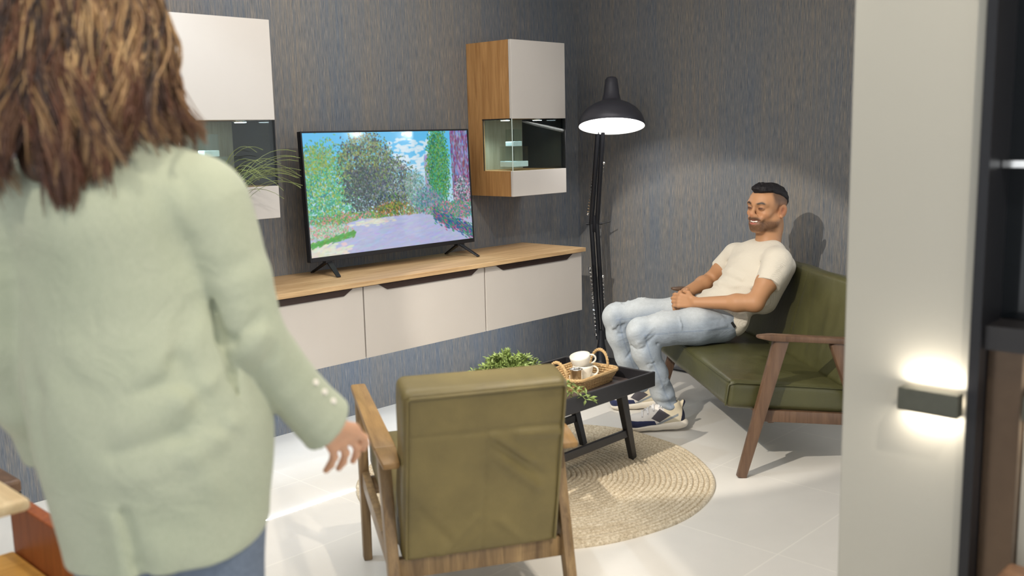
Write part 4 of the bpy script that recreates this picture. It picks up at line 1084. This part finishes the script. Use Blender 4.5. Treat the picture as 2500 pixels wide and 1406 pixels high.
F_ = [([(-.215, -.98, .730), (-.245, -.85, .727), (-.270, -.74, .705), (-.30, -.69, .68)], .011, -.011), ([(-.200, -.98, .752), (-.230, -.85, .752), (-.255, -.74, .735)], .014, .008),
      ([(-.165, -.96, .664), (-.190, -.87, .672), (-.215, -.78, .679)], .010, -.012), ([(-.150, -.95, .690), (-.185, -.85, .700), (-.22, -.74, .70)], .015, .007), ([(-.22, -.80, .655), (-.235, -.73, .62), (-.23, -.69, .58)], .012, -.008),
      ([(-.125, -.93, .648), (-.150, -.84, .650), (-.185, -.76, .640)], .014, .008), ([(-.110, -.90, .622), (-.140, -.83, .625), (-.160, -.75, .615)], .009, -.009), ([(-.09, -.95, .625), (-.09, -.84, .61), (-.12, -.74, .58)], .013, .006),
      ([(-.378, -.722, .856), (-.345, -.708, .82), (-.318, -.695, .785), (-.305, -.68, .745)], .0055, -.007), ([(-.40, -.60, .80), (-.34, -.575, .745)], .012, -.004), ([(-.36, -.66, .82), (-.31, -.61, .78)], .010, .004), ([(-.345, -.665, .80), (-.30, -.62, .755)], .009, -.0045), ([(-.33, -.67, .775), (-.295, -.64, .735)], .009, .004),
      ([(-.34, -.78, .84), (-.285, -.84, .83), (-.25, -.93, .80)], .018, .003), ([(-.30, -.67, .60), (-.25, -.665, .52)], .014, .006), ([(-.34, -.68, .64), (-.29, -.665, .54)], .012, -.006), ([(-.40, -.68, .70), (-.34, -.67, .60)], .014, .005), ([(-.24, -.67, .57), (-.17, -.70, .55)], .010, -.006),
      ([(-.33, -1.02, .77), (-.255, -.97, .785)], .012, -.005), ([(-.27, -1.0, .70), (-.22, -.96, .70)], .012, -.006)]
for p_, r_, a_ in F_: S.bump(p_, r_*1.1, a_*1.25)
S.bump([(-.36, -.74, .85), (-.30, -.82, .83), (-.26, -.92, .80)], .02, .003); S.bump([(-.30, -.68, .70), (-.24, -.74, .70), (-.19, -.84, .69)], .012, .006); S.bump([(-.26, -.67, .56), (-.20, -.69, .53)], .012, .006)
S.waves(.0035, 36, 2)
sdf_obj('t_shirt', S, M_SHIRT, man)
mb = MB(); mb.box((-.196, -.672, .505), (-.184, -.662, .535), .001, 2, (0, math.radians(35), 0)); part('hem_tag', mb, M_LABEL, man)
# neckline band
mb = MB(); nc = hp(-.03, 0, -.105)
# jeans
S = SDF((-.36, -1.22, .05), (.41, -.58, .64), .0042)
S.ell((-.165, -.85, .500), (.105, .170, .080), None, .03)
JN = [V3(-.15, -.755, .508), V3(-.02, -.715, .512), V3(.15, -.700, .508), V3(.262, -.698, .500), V3(.235, -.700, .40), V3(.190, -.702, .29), V3(.150, -.705, .19), V3(.118, -.707, .125)]
JF = [V3(-.15, -.945, .508), V3(.00, -.975, .520), V3(.18, -1.020, .522), V3(.305, -1.050, .512), V3(.285, -1.058, .41), V3(.240, -1.07, .29), V3(.195, -1.085, .18), V3(.158, -1.095, .12)]
JR = [.092, .090, .078, .064, .064, .059, .050, .046]
S.chain(JN, JR, .03); S.chain(JF, JR, .03)
S.cap((.02, -.845, .50), (-.10, -.85, .52), .045, .07, .04)
for J, sg in ((JN, 1), (JF, -1)):
    kx = J[3]
    for i, (dz, dx) in enumerate(((.030, -.055), (.010, -.05), (-.018, -.048))): S.bump([kx+V3(dx-.02, sg*.05, dz-.03), kx+V3(dx, 0, dz-.065), kx+V3(dx-.02, -sg*.05, dz-.03)], .009, -.006 if i % 2 == 0 else .005)
    S.bump([kx+V3(-.045, .062, .03), kx+V3(.0, .066, -.01), kx+V3(.03, .055, -.05)], .010, .005); S.bump([kx+V3(-.06, .062, .00), kx+V3(-.02, .066, -.035), kx+V3(.0, .06, -.08)], .009, -.005)
    an = J[-1]
    for i, dz in enumerate((.0, .026, .055, .09, .13)):
        S.bump([an+V3(.05+dz*.2, .03, dz+.006), an+V3(.0+dz*.2, .055, dz-.004), an+V3(-.05+dz*.2, .03, dz+.010)], .013, (.0045, -.0045)[i % 2])
        S.bump([an+V3(.05+dz*.2, -.03, dz), an+V3(.0+dz*.2, -.055, dz+.006), an+V3(-.05+dz*.2, -.03, dz-.006)], .013, (-.0035, .004)[i % 2])
    S.cut(an+V3(0, 0, -.022), (-.10, 0, -1), .004, an-V3(.12, .12, .12), an+V3(.12, .12, 0))
for a_, b_2, am in (((-.13, -.66, .55), (-.02, -.64, .55), -.004), ((-.15, -.66, .52), (-.05, -.63, .51), .005), ((-.16, -.67, .56), (-.10, -.72, .60), -.005), ((-.10, -.70, .60), (-.02, -.75, .60), .005), ((-.12, -1.0, .60), (.02, -.98, .61), -.005), ((.06, -.66, .55), (.2, -.64, .53), -.0025)): S.bump([a_, b_2], .010, am)
rgj = np.random.RandomState(8)
for J, sg in ((JN, 1), (JF, -1)):
    for k in range(26):
        seg = rgj.randint(1, 6); t_ = rgj.rand(); c_ = J[seg]*(1-t_)+J[seg+1]*t_; R__ = JR[seg]*.98
        a0_ = rgj.uniform(-.4, 2.3); d_ = rgj.uniform(.35, .9); ln_ = rgj.uniform(-.03, .03)
        ax_ = J[seg+1]-J[seg]; ax_ /= np.linalg.norm(ax_); e1_ = V3(0, 1, 0); e2_ = np.cross(ax_, e1_); e2_ /= np.linalg.norm(e2_)
        if e2_[2]+.3*e2_[0] < 0: e2_ = -e2_
        pts_ = [c_+ax_*(ln_*(q_-.5)*2)+R__*(e1_*math.cos(a0_+d_*q_)+e2_*math.sin(a0_+d_*q_)) for q_ in (0, .5, 1)]
        S.bump(pts_, rgj.uniform(.005, .008), rgj.choice([-.0045, .0035]))
S.waves(.003, 30, 6)
def jean_col(V):
    c = np.tile(V3(*lin(154, 165, 178)), (len(V), 1))
    for J in (JN, JF):
        for k in range(len(J)-1):  # worn pale fronts of thigh and shin
            a, b = J[k], J[k+1]; t_ = np.clip(((V-a)@(b-a))/((b-a)@(b-a)), 0, 1); w_ = V-a-t_[:, None]*(b-a); d = np.linalg.norm(w_, axis=1)
            fr = (w_@V3(.5, 0, .86) if k < 3 else w_@V3(1, 0, 0))/np.maximum(d, 1e-5)
            c = cmix(c, lin(192, 197, 200), .75*sst(.1, .85, fr)*sst(.13, .09, d))
    # seams: darker stitched line along the outer side
    for J in (JN, JF):
        for k in range(len(J)-1):
            a = J[k]+V3(0, .5*.07, 0)*0; b = J[k+1]; a0 = J[k]
            tr_ = ((V-a0)@(b-a0))/((b-a0)@(b-a0)); t_ = np.clip(tr_, 0, 1); w_ = V-a0-t_[:, None]*(b-a0)
            pv = w_[:, 2] if k < 3 else w_[:, 0]; c = cmix(c, lin(112, 130, 156), .42*(tr_ > 0)*(tr_ < 1)*np.exp(-((pv+.004)/.0032)**2)*(w_[:, 1] > .03)*(np.linalg.norm(w_, axis=1) < .11))
    rgn = np.random.RandomState(1).rand(len(V)); return c*(.96+.08*rgn)[:, None]
sdf_obj('jeans', S, M_DENIM_A, man, jean_col)
mb = MB(); mb.tube([(.06, -.792, .565), (.02, -.80, .588)], .004, 6)
mb.bm.free()
# sneakers
def shoe(hx, y, rot, tag_):
    S = SDF((-.06, -.08, -.01), (.34, .08, .19), .003)
    S.cap((.055, 0, .035), (.15, -.002, .031), .043, .038, .02, n=(0, 0, 1), f=1.35); S.cap((.15, -.002, .031), (.235, -.004, .029), .038, .045, .02, n=(0, 0, 1), f=1.45)
    S.ell((.03, 0, .034), (.042, .042, .026), None, .012)
    S.cut((0, 0, .0015), (0, 0, -1), .004); S.cut((.0, 0, .058), V3(.13, 0, 1), .008)
    sole = sdf_obj
    U = SDF((-.06, -.08, .0), (.34, .08, .20), .0016)
    U.cap((.045, 0, .060), (.15, 0, .062), .040, .040, .02); U.cap((.15, 0, .062), (.238, -.003, .046), .040, .042, .02, n=(0, 0, 1), f=1.15)
    U.cap((.050, 0, .085), (.062, 0, .112), .036, .037, .02); U.cap((.075, 0, .10), (.17, 0, .075), .034, .030, .02); U.cap((.13, 0, .098), (.10, 0, .128), .024, .022, .02)
    U.cap((.068, 0, .15), (.075, 0, .10), .030, .028, .008, 's'); U.cap((.02, 0, .118), (.012, 0, .130), .012, .010, .012)
    U.cut((0, 0, .028), (-.10, 0, -1), .003)
    def ucol(V):
        x, y_, z = V.T; ay = np.abs(y_)
        c = np.tile(V3(*lin(222, 216, 210)), (len(V), 1))
        c = cmix(c, lin(216, 204, 178), ((x < .115)*1.0))
        up_ = z-.004
        pnl = (up_ < .105+.6*(x-.134))*(up_ < .105-.9*(x-.134))*(up_ > .045+.49*(x-.137))*(up_ > .045-.57*(x-.137))*(ay > .012)
        c = cmix(c, lin(78, 74, 80), pnl*1.0)
        c = cmix(c, lin(140, 146, 150), ((np.abs(up_-(.040+.42*(.135-x))) < .0055)*(x > .045)*(x < .150))*1.0)
        c = cmix(c, lin(38, 46, 84), ((x > .148+.6*(up_-.03))*(up_ < .053))*1.0)
        c = cmix(c, lin(28, 32, 56), ((x+.25*(z-.05) < .034)*(z > .05))*1.0)
        return c
    R = rotm(0, 0, rot); off = V3(hx, y, 0); SS = V3(1.02, 1.05, 1.08)
    def put(F, name, mat, parent, colfn=None):
        V, Q = F.mesh(); c = colfn(V) if colfn else None
        return np_mesh(name, (V*SS)@R.T+off, Q, mat, parent, c)
    sh = put(U, 'sneaker', M_SHOE, man, ucol); put(S, 'sole', M_SOLE, sh)
    mb = MB()
    for k in range(8):
        f_ = k/7; px_ = .115+.095*f_; pz_ = .141-.046*f_; sg = 1 if k % 2 else -1
        pts = [(px_-.003*sg, -.030, pz_-.020), (px_, -.016, pz_-.004), (px_+.004*sg, .0, pz_+.001), (px_+.006*sg, .016, pz_-.004), (px_+.008*sg, .030, pz_-.020)]
        mb.tube([R@(np.array(p)*SS)+off for p in pts], .0042, 6)
    for sg in (-1, 1):
        pts = [(.112, 0, .124), (.122, sg*.02, .130), (.128, sg*.034, .118), (.118, sg*.030, .108), (.112, sg*.008, .119)]
        mb.tube([R@(np.array(p)*SS)+off for p in pts], .0026, 6)
    part('laces', mb, M_LACE, sh, True)
shoe(.035, -.700, -.03, 'near'); shoe(.045, -1.085, -.06, 'far')
for yy_, xx_ in ((-.710, .100), (-1.094, .118)):
    mb = MB(); mb.tube([(xx_-.0, yy_, .085), (xx_+.012, yy_, .135)], .030, 18); part('sock', mb, M_SOCK, man, True)

# ------------------------------------------------------------------ the woman seen from behind (x forward, y left, z up)
WO = (-4.098, -2.526, 0)
wo = thing('person', 'woman seen from behind in a sage green blazer with wavy brown hair', 'person', WO, PI/2-YAW)
S = SDF((-.17, -.34, .60), (.30, .40, 1.78), .0038)
S.ell((.0, .115, 1.64), (.092, .076, .112), None, .02); S.cap((.0, .115, 1.56), (-.01, .11, 1.40), .052, .058, .03); S.ell((.045, .115, 1.59), (.05, .052, .055), None, .03)
S.cap((0, .115, 1.64), (.10, .115, 1.615), .02, .010, .02); S.cap((.075, .10, 1.535), (.075, .13, 1.535), .018, .018, .02)
S.cap((.0, .10, 1.36), (0, .07, .80), .10, .10, .03); S.cap((0, .0, 1.36), (0, .2, 1.36), .05, .05, .03)
wsh, wel, wwr = V3(0, -.055, 1.355), V3(.0, -.122, 1.10), V3(.100, -.218, .922)
S.cap(wsh, wel, .045, .036, .02); S.cap(wel, wwr, .036, .024, .02)
lsh, lel, lwr = V3(0, .262, 1.355), V3(.0, .315, 1.10), V3(.10, .285, .89)
S.cap(lsh, lel, .045, .036, .02); S.cap(lel, lwr, .036, .024, .02)
hand(S, wwr+V3(.004, .0, -.006), V3(.150, -.243, .878), (-.25, .72, -.45), (-.45, -.35, .75), (.35, .38, .42, .45), 1, .92, .16)
hand(S, lwr+V3(.006, 0, -.006), V3(.150, .27, .83), (.6, .1, -.6), (.3, .9, .2), (.3, .35, .35, .4), 1, .92, .05)
sdf_obj('body', S, M_SKIN, wo, lambda V: np.tile(V3(*lin(212, 164, 134)), (len(V), 1)))
# blazer
S = SDF((-.24, -.36, .62), (.24, .42, 1.56), .0045)
fx = dict(n=(1, 0, 0), f=1.42)
S.cap((.0, .108, 1.30), (0, .100, 1.16), .158, .160, .03, **fx); S.cap((0, .100, 1.16), (0, .085, 1.06), .160, .180, .04, **fx)
S.cap((0, .085, 1.06), (0, .066, .95), .180, .195, .04, **fx); S.cap((0, .066, .95), (0, .055, .70), .195, .180, .04, **fx)
S.cap((0, .10, 1.395), (0, -.035, 1.362), .072, .068, .05); S.cap((0, .12, 1.395), (0, .252, 1.362), .072, .068, .05)
S.cap((-.01, .105, 1.44), (-.005, .108, 1.400), .066, .085, .05); S.cap((-.02, .108, 1.33), (0, .10, 1.25), .13, .13, .05, n=(1, 0, 0), f=1.1)
S.chain([V3(0, -.055, 1.345), V3(.0, -.096, 1.22)], [.073, .062], .022); S.chain([V3(.0, -.096, 1.22), V3(.0, -.120, 1.12), V3(.045, -.163, 1.025), V3(.088, -.210, .945), V3(.104, -.226, .918)], [.062, .054, .050, .052, .058], .008)
S.chain([V3(0, .268, 1.345), V3(.0, .300, 1.22), V3(.0, .318, 1.12), V3(.045, .305, 1.0), V3(.085, .29, .91), V3(.092, .287, .885)], [.075, .064, .057, .052, .050, .051], .025)
dv = V3(.098, -.222, .928)-V3(.045, -.165, 1.025); S.cut(V3(.099, -.221, .928), dv+V3(0, -.012, .012), .003, (0, -.36, .80), (.24, -.13, 1.0))
dv = V3(.092, .287, .885)-V3(.045, .305, 1.0); S.cut(V3(.088, .289, .895), dv, .003, (0, .20, .76), (.24, .42, .95))
S.cut((0, .05, .738), (0, -.10, -1), .006, (-.24, -.20, .60), (.24, .34, .86))
S.cut((0, -.108, .757), (0, -.7, -.7), .02, (-.24, -.20, .60), (.24, .0, .84))
S.cap((.02, .115, 1.47), (-.0, .115, 1.62), .060, .075, .012, 's')
# collar roll, centre seam, vent and folds
S.bump([(-.055, .03, 1.462), (-.088, .10, 1.462), (-.06, .19, 1.455)], .014, .006); S.bump([(-.075, .01, 1.435), (-.105, .10, 1.428), (-.08, .20, 1.43)], .007, -.004)
S.bump([(-.115, .104, 1.40), (-.118, .100, 1.2), (-.125, .085, 1.0), (-.132, .075, .86)], .005, -.0022)
S.bump([(-.135, .074, .852), (-.130, .060, .76), (-.125, .045, .69)], .010, -.016)
S.bump([(-.135, .092, .84), (-.132, .082, .70)], .020, .010); S.bump([(-.130, .03, .80), (-.13, .01, .70)], .02, .003)
WF = [([(-.03, -.070, 1.20), (-.045, -.072, 1.12), (-.05, -.088, 1.06), (-.05, -.10, 1.0)], .010, -.014), ([(-.09, -.045, 1.17), (-.105, -.02, 1.10), (-.11, -.055, 1.03)], .018, -.012), ([(-.115, .03, 1.085), (-.115, -.03, 1.115), (-.09, -.06, 1.15)], .018, .009), ([(-.12, .05, 1.05), (-.115, -.03, 1.075), (-.095, -.08, 1.10)], .014, -.008),
      ([(-.13, .06, 1.00), (-.12, -.03, 1.035), (-.095, -.09, 1.07)], .018, .009), ([(-.135, .08, .955), (-.125, -.02, .98), (-.10, -.10, 1.02)], .016, -.008), ([(-.135, .06, .91), (-.12, -.04, .945), (-.09, -.11, .98)], .018, .007),
      ([(-.10, -.085, .985), (-.085, -.12, .955)], .012, -.009), ([(-.12, -.05, .93), (-.115, -.085, .86)], .025, .005), ([(-.11, -.095, 1.06), (-.10, -.10, .99)], .014, .007),
      ([(-.11, -.005, 1.38), (-.105, -.02, 1.30), (-.095, -.035, 1.20)], .012, -.006), ([(-.11, .222, 1.38), (-.105, .235, 1.30), (-.095, .245, 1.20)], .012, -.006), ([(-.09, -.03, 1.385), (-.09, -.05, 1.31)], .018, .005),
      ([(-.05, -.145, 1.16), (-.045, -.10, 1.12), (-.04, -.075, 1.13)], .012, -.006), ([(-.05, -.15, 1.13), (-.04, -.11, 1.095), (-.03, -.08, 1.10)], .012, .005), ([(-.04, -.17, 1.10), (-.02, -.13, 1.065)], .012, -.005), ([(-.05, -.11, 1.25), (-.05, -.075, 1.20)], .02, -.004),
      ([(-.13, .19, .95), (-.135, .16, .80)], .04, -.006), ([(-.13, .02, .78), (-.12, -.07, .75)], .03, .005), ([(-.125, .13, 1.05), (-.13, .2, 1.12)], .03, -.004), ([(-.10, .25, 1.15), (-.10, .22, 1.05), (-.11, .23, .95)], .018, -.010)]
for p_, r_, a_ in WF: S.bump(p_, r_, a_)
S.waves(.0035, 20, 12); S.waves(.0015, 60, 13)
sdf_obj('blazer', S, M_JACKET, wo)
for k in range(3):
    mb = MB(); pc = V3(.000, -.046, .010); p_ = V3(.052, -.172, 1.012)*(1-k*.28)+V3(.094, -.217, .938)*(k*.28)+V3(-.020, -.044, .012)
    mb.lathe([(0, -.003), (.0055, -.003), (.006, 0), (.0055, .003), (0, .003)], p_, 14, Vector((-.35, -.9, .25)).to_track_quat('Z', 'Y').to_matrix()); part('cuff_button', mb, M_TEETH, wo, True, label='small cream cuff button')
# jeans and shoes
S = SDF((-.16, -.16, .0), (.20, .28, .82), .006)
for s, yb in ((-1, -.02), (1, .13)):
    yy_ = .055+s*.085; S.cap((0, yy_, .78), (0, yy_, .46), .088, .062, .02); S.cap((0, yy_, .46), (-.015, yy_, .06), .062, .048, .02)
S.cap((0, .0, .78), (0, .11, .78), .085, .085, .02); S.waves(.003, 30, 4)
sdf_obj('jeans', S, M_DARKJEAN, wo)
for s in (-1, 1):
    yy_ = .055+s*.085; S = SDF((-.10, yy_-.07, -.01), (.24, yy_+.07, .12), .005)
    S.cap((-.03, yy_, .04), (.15, yy_, .03), .042, .040, .02, n=(0, 0, 1), f=1.25); S.cap((-.02, yy_, .04), (-.015, yy_, .085), .04, .042, .02); S.cut((0, 0, .001), (0, 0, -1), .003)
    sdf_obj('shoe', S, M_SOLE, wo)
# long wavy hair: many thin strands in locks over a soft under-layer
S = SDF((-.17, -.08, 1.36), (.13, .33, 1.80), .005)
S.ell((-.008, .115, 1.665), (.100, .088, .112), None, .03); S.ell((-.045, .126, 1.565), (.078, .100, .10), None, .04); S.ell((-.075, .130, 1.49), (.055, .105, .075), None, .04); S.ell((-.105, .16, 1.445), (.020, .050, .045), None, .03)
S.waves(.008, 45, 3); S.cut((.045, 0, 1.60), (1, 0, -.2), .01)
UND = lambda V: np.tile(V3(*lin(58, 40, 30)), (len(V), 1))
und = sdf_obj('hair', S, M_HAIR, wo, UND)
rg = np.random.RandomState(21)
PV, PF, PC = [], [], []; nv = 0
K = 26; SEG = 5
tt_ = np.linspace(0, 1, K)
def bez(P, t): 
    n = len(P)-1; out = 0
    for i, p in enumerate(P): out = out+math.comb(n, i)*((1-t)**(n-i)*t**i)[:, None]*p[None, :]
    return out
cols = [lin(84, 60, 46), lin(112, 80, 56), lin(60, 44, 38), lin(142, 108, 74), lin(196, 162, 116), lin(104, 66, 46), lin(44, 34, 33), lin(166, 132, 92)]
for li in range(350):
    u_ = rg.uniform(-1, 1)                       # -1 right side .. +1 left side
    ang = PI+u_*1.75*-1                          # around the back of the head
    cx_, cy_ = .0, .115
    ca, sa = math.cos(ang), math.sin(ang)
    top = V3(cx_-.01+.03*ca, cy_+.05*sa, 1.775)
    mid = V3(cx_+.115*ca, cy_+.120*sa+.012, 1.70)
    if u_ < -.30:                                # falls to the right and over the shoulder
        ln_ = rg.uniform(0, 1); tip = V3(-.105+.13*sst(-.3, -1, np.array([u_]))[0], .055-.088*(-u_-.3)/.7+.015*rg.randn(), 1.450+.02*rg.rand()) if ln_ > .3 else V3(-.11, .05+.02*rg.randn(), 1.44+.03*rg.rand())
        low = V3(tip[0]*1.25-.01, .048-.050*(-u_-.3)/.7, 1.52)
    elif u_ < -.05:
        tip = V3(-.132, .06+.02*rg.randn(), 1.395+.05*rg.rand()); low = V3(-.15, .07, 1.50)
    elif u_ < .55:                               # two hanging points down the back
        k_ = rg.rand(); tip = V3(-.140, (.118 if k_ < .42 else .148 if k_ < .5 else .212)+.010*rg.randn(), (1.352 if k_ < .42 else 1.40)+.012+.035*rg.rand()); low = V3(-.158, tip[1]+.012*rg.randn(), 1.47)
    else:
        tip = V3(-.115+.06*(u_-.55), .225+.05*(u_-.55)/.45+.012*rg.randn(), 1.375+.07*(u_-.55)/.45+.03*rg.rand()); low = V3(-.13+.1*(u_-.55), .262, 1.50)
    P = bez([top, mid, V3(cx_+.130*ca, cy_+.138*sa+.014, 1.60), low, tip], tt_)
    amp = rg.uniform(.006, .015); wl = rg.uniform(1.6, 3.2); ph = rg.rand()*6.28; ph2 = rg.rand()*6.28
    env = sst(.05, .5, tt_)*(1-.35*tt_)
    out = V3(ca, sa, 0); tan = V3(-sa, ca, 0)
    P = P+tan[None]*(amp*env*np.sin(wl*6.28*tt_+ph))[:, None]+out[None]*(amp*.7*env*np.sin(wl*6.28*tt_+ph2))[:, None]
    lw = rg.uniform(.005, .011)
    gold = .16+.34*(u_ < -.1)
    ci = cols[rg.choice([4, 7, 3])] if rg.rand() < gold else cols[rg.choice([0, 1, 2, 5, 6])]
    for si in range(13):
        o_ = rg.randn(2)*lw; tw = rg.uniform(-1.2, 1.2)
        sp_ = (1-.75*tt_**2.5)*(.55+.45*np.sin(PI*np.clip(tt_+.15, 0, 1)))
        Q = P+(tan[None]*(o_[0]*sp_*np.cos(tw*tt_))[:, None]+out[None]*(o_[1]*sp_)[:, None]+np.array([0, 0, 1.])*(tt_*rg.randn()*.012)[:, None])+tan[None]*(.0022*np.sin(tt_*rg.uniform(14, 26)+rg.rand()*6))[:, None]
        D = np.gradient(Q, axis=0); D /= np.linalg.norm(D, axis=1)[:, None]+1e-9
        A = np.cross(D, out[None]); A /= np.linalg.norm(A, axis=1)[:, None]+1e-6; B = np.cross(D, A)
        r_ = .0017*(1-.75*tt_**4)*rg.uniform(.8, 1.3)
        th = np.arange(SEG)*2*PI/SEG
        V = Q[:, None, :]+r_[:, None, None]*(A[:, None, :]*np.cos(th)[None, :, None]+B[:, None, :]*np.sin(th)[None, :, None])
        PV.append(V.reshape(-1, 3)); i0 = nv+np.arange((K-1))[:, None]*SEG+np.arange(SEG)[None, :]; i1 = nv+np.arange((K-1))[:, None]*SEG+(np.arange(SEG)[None, :]+1) % SEG
        PF.append(np.stack([i0, i1, i1+SEG, i0+SEG], -1).reshape(-1, 4)); nv += K*SEG
        cc = np.array(ci)*(1+.18*rg.randn()); cc2 = np.array(lin(84, 50, 34))
        f_ = sst(.45, 1.0, tt_)[:, None]*.55; cv = np.clip(cc[None]*(1-f_)+cc2[None]*f_, .004, .9); PC.append(np.repeat(cv, SEG, 0))
st = np_mesh('hair_strands', np.concatenate(PV), np.concatenate(PF), M_HAIR, und, np.concatenate(PC))
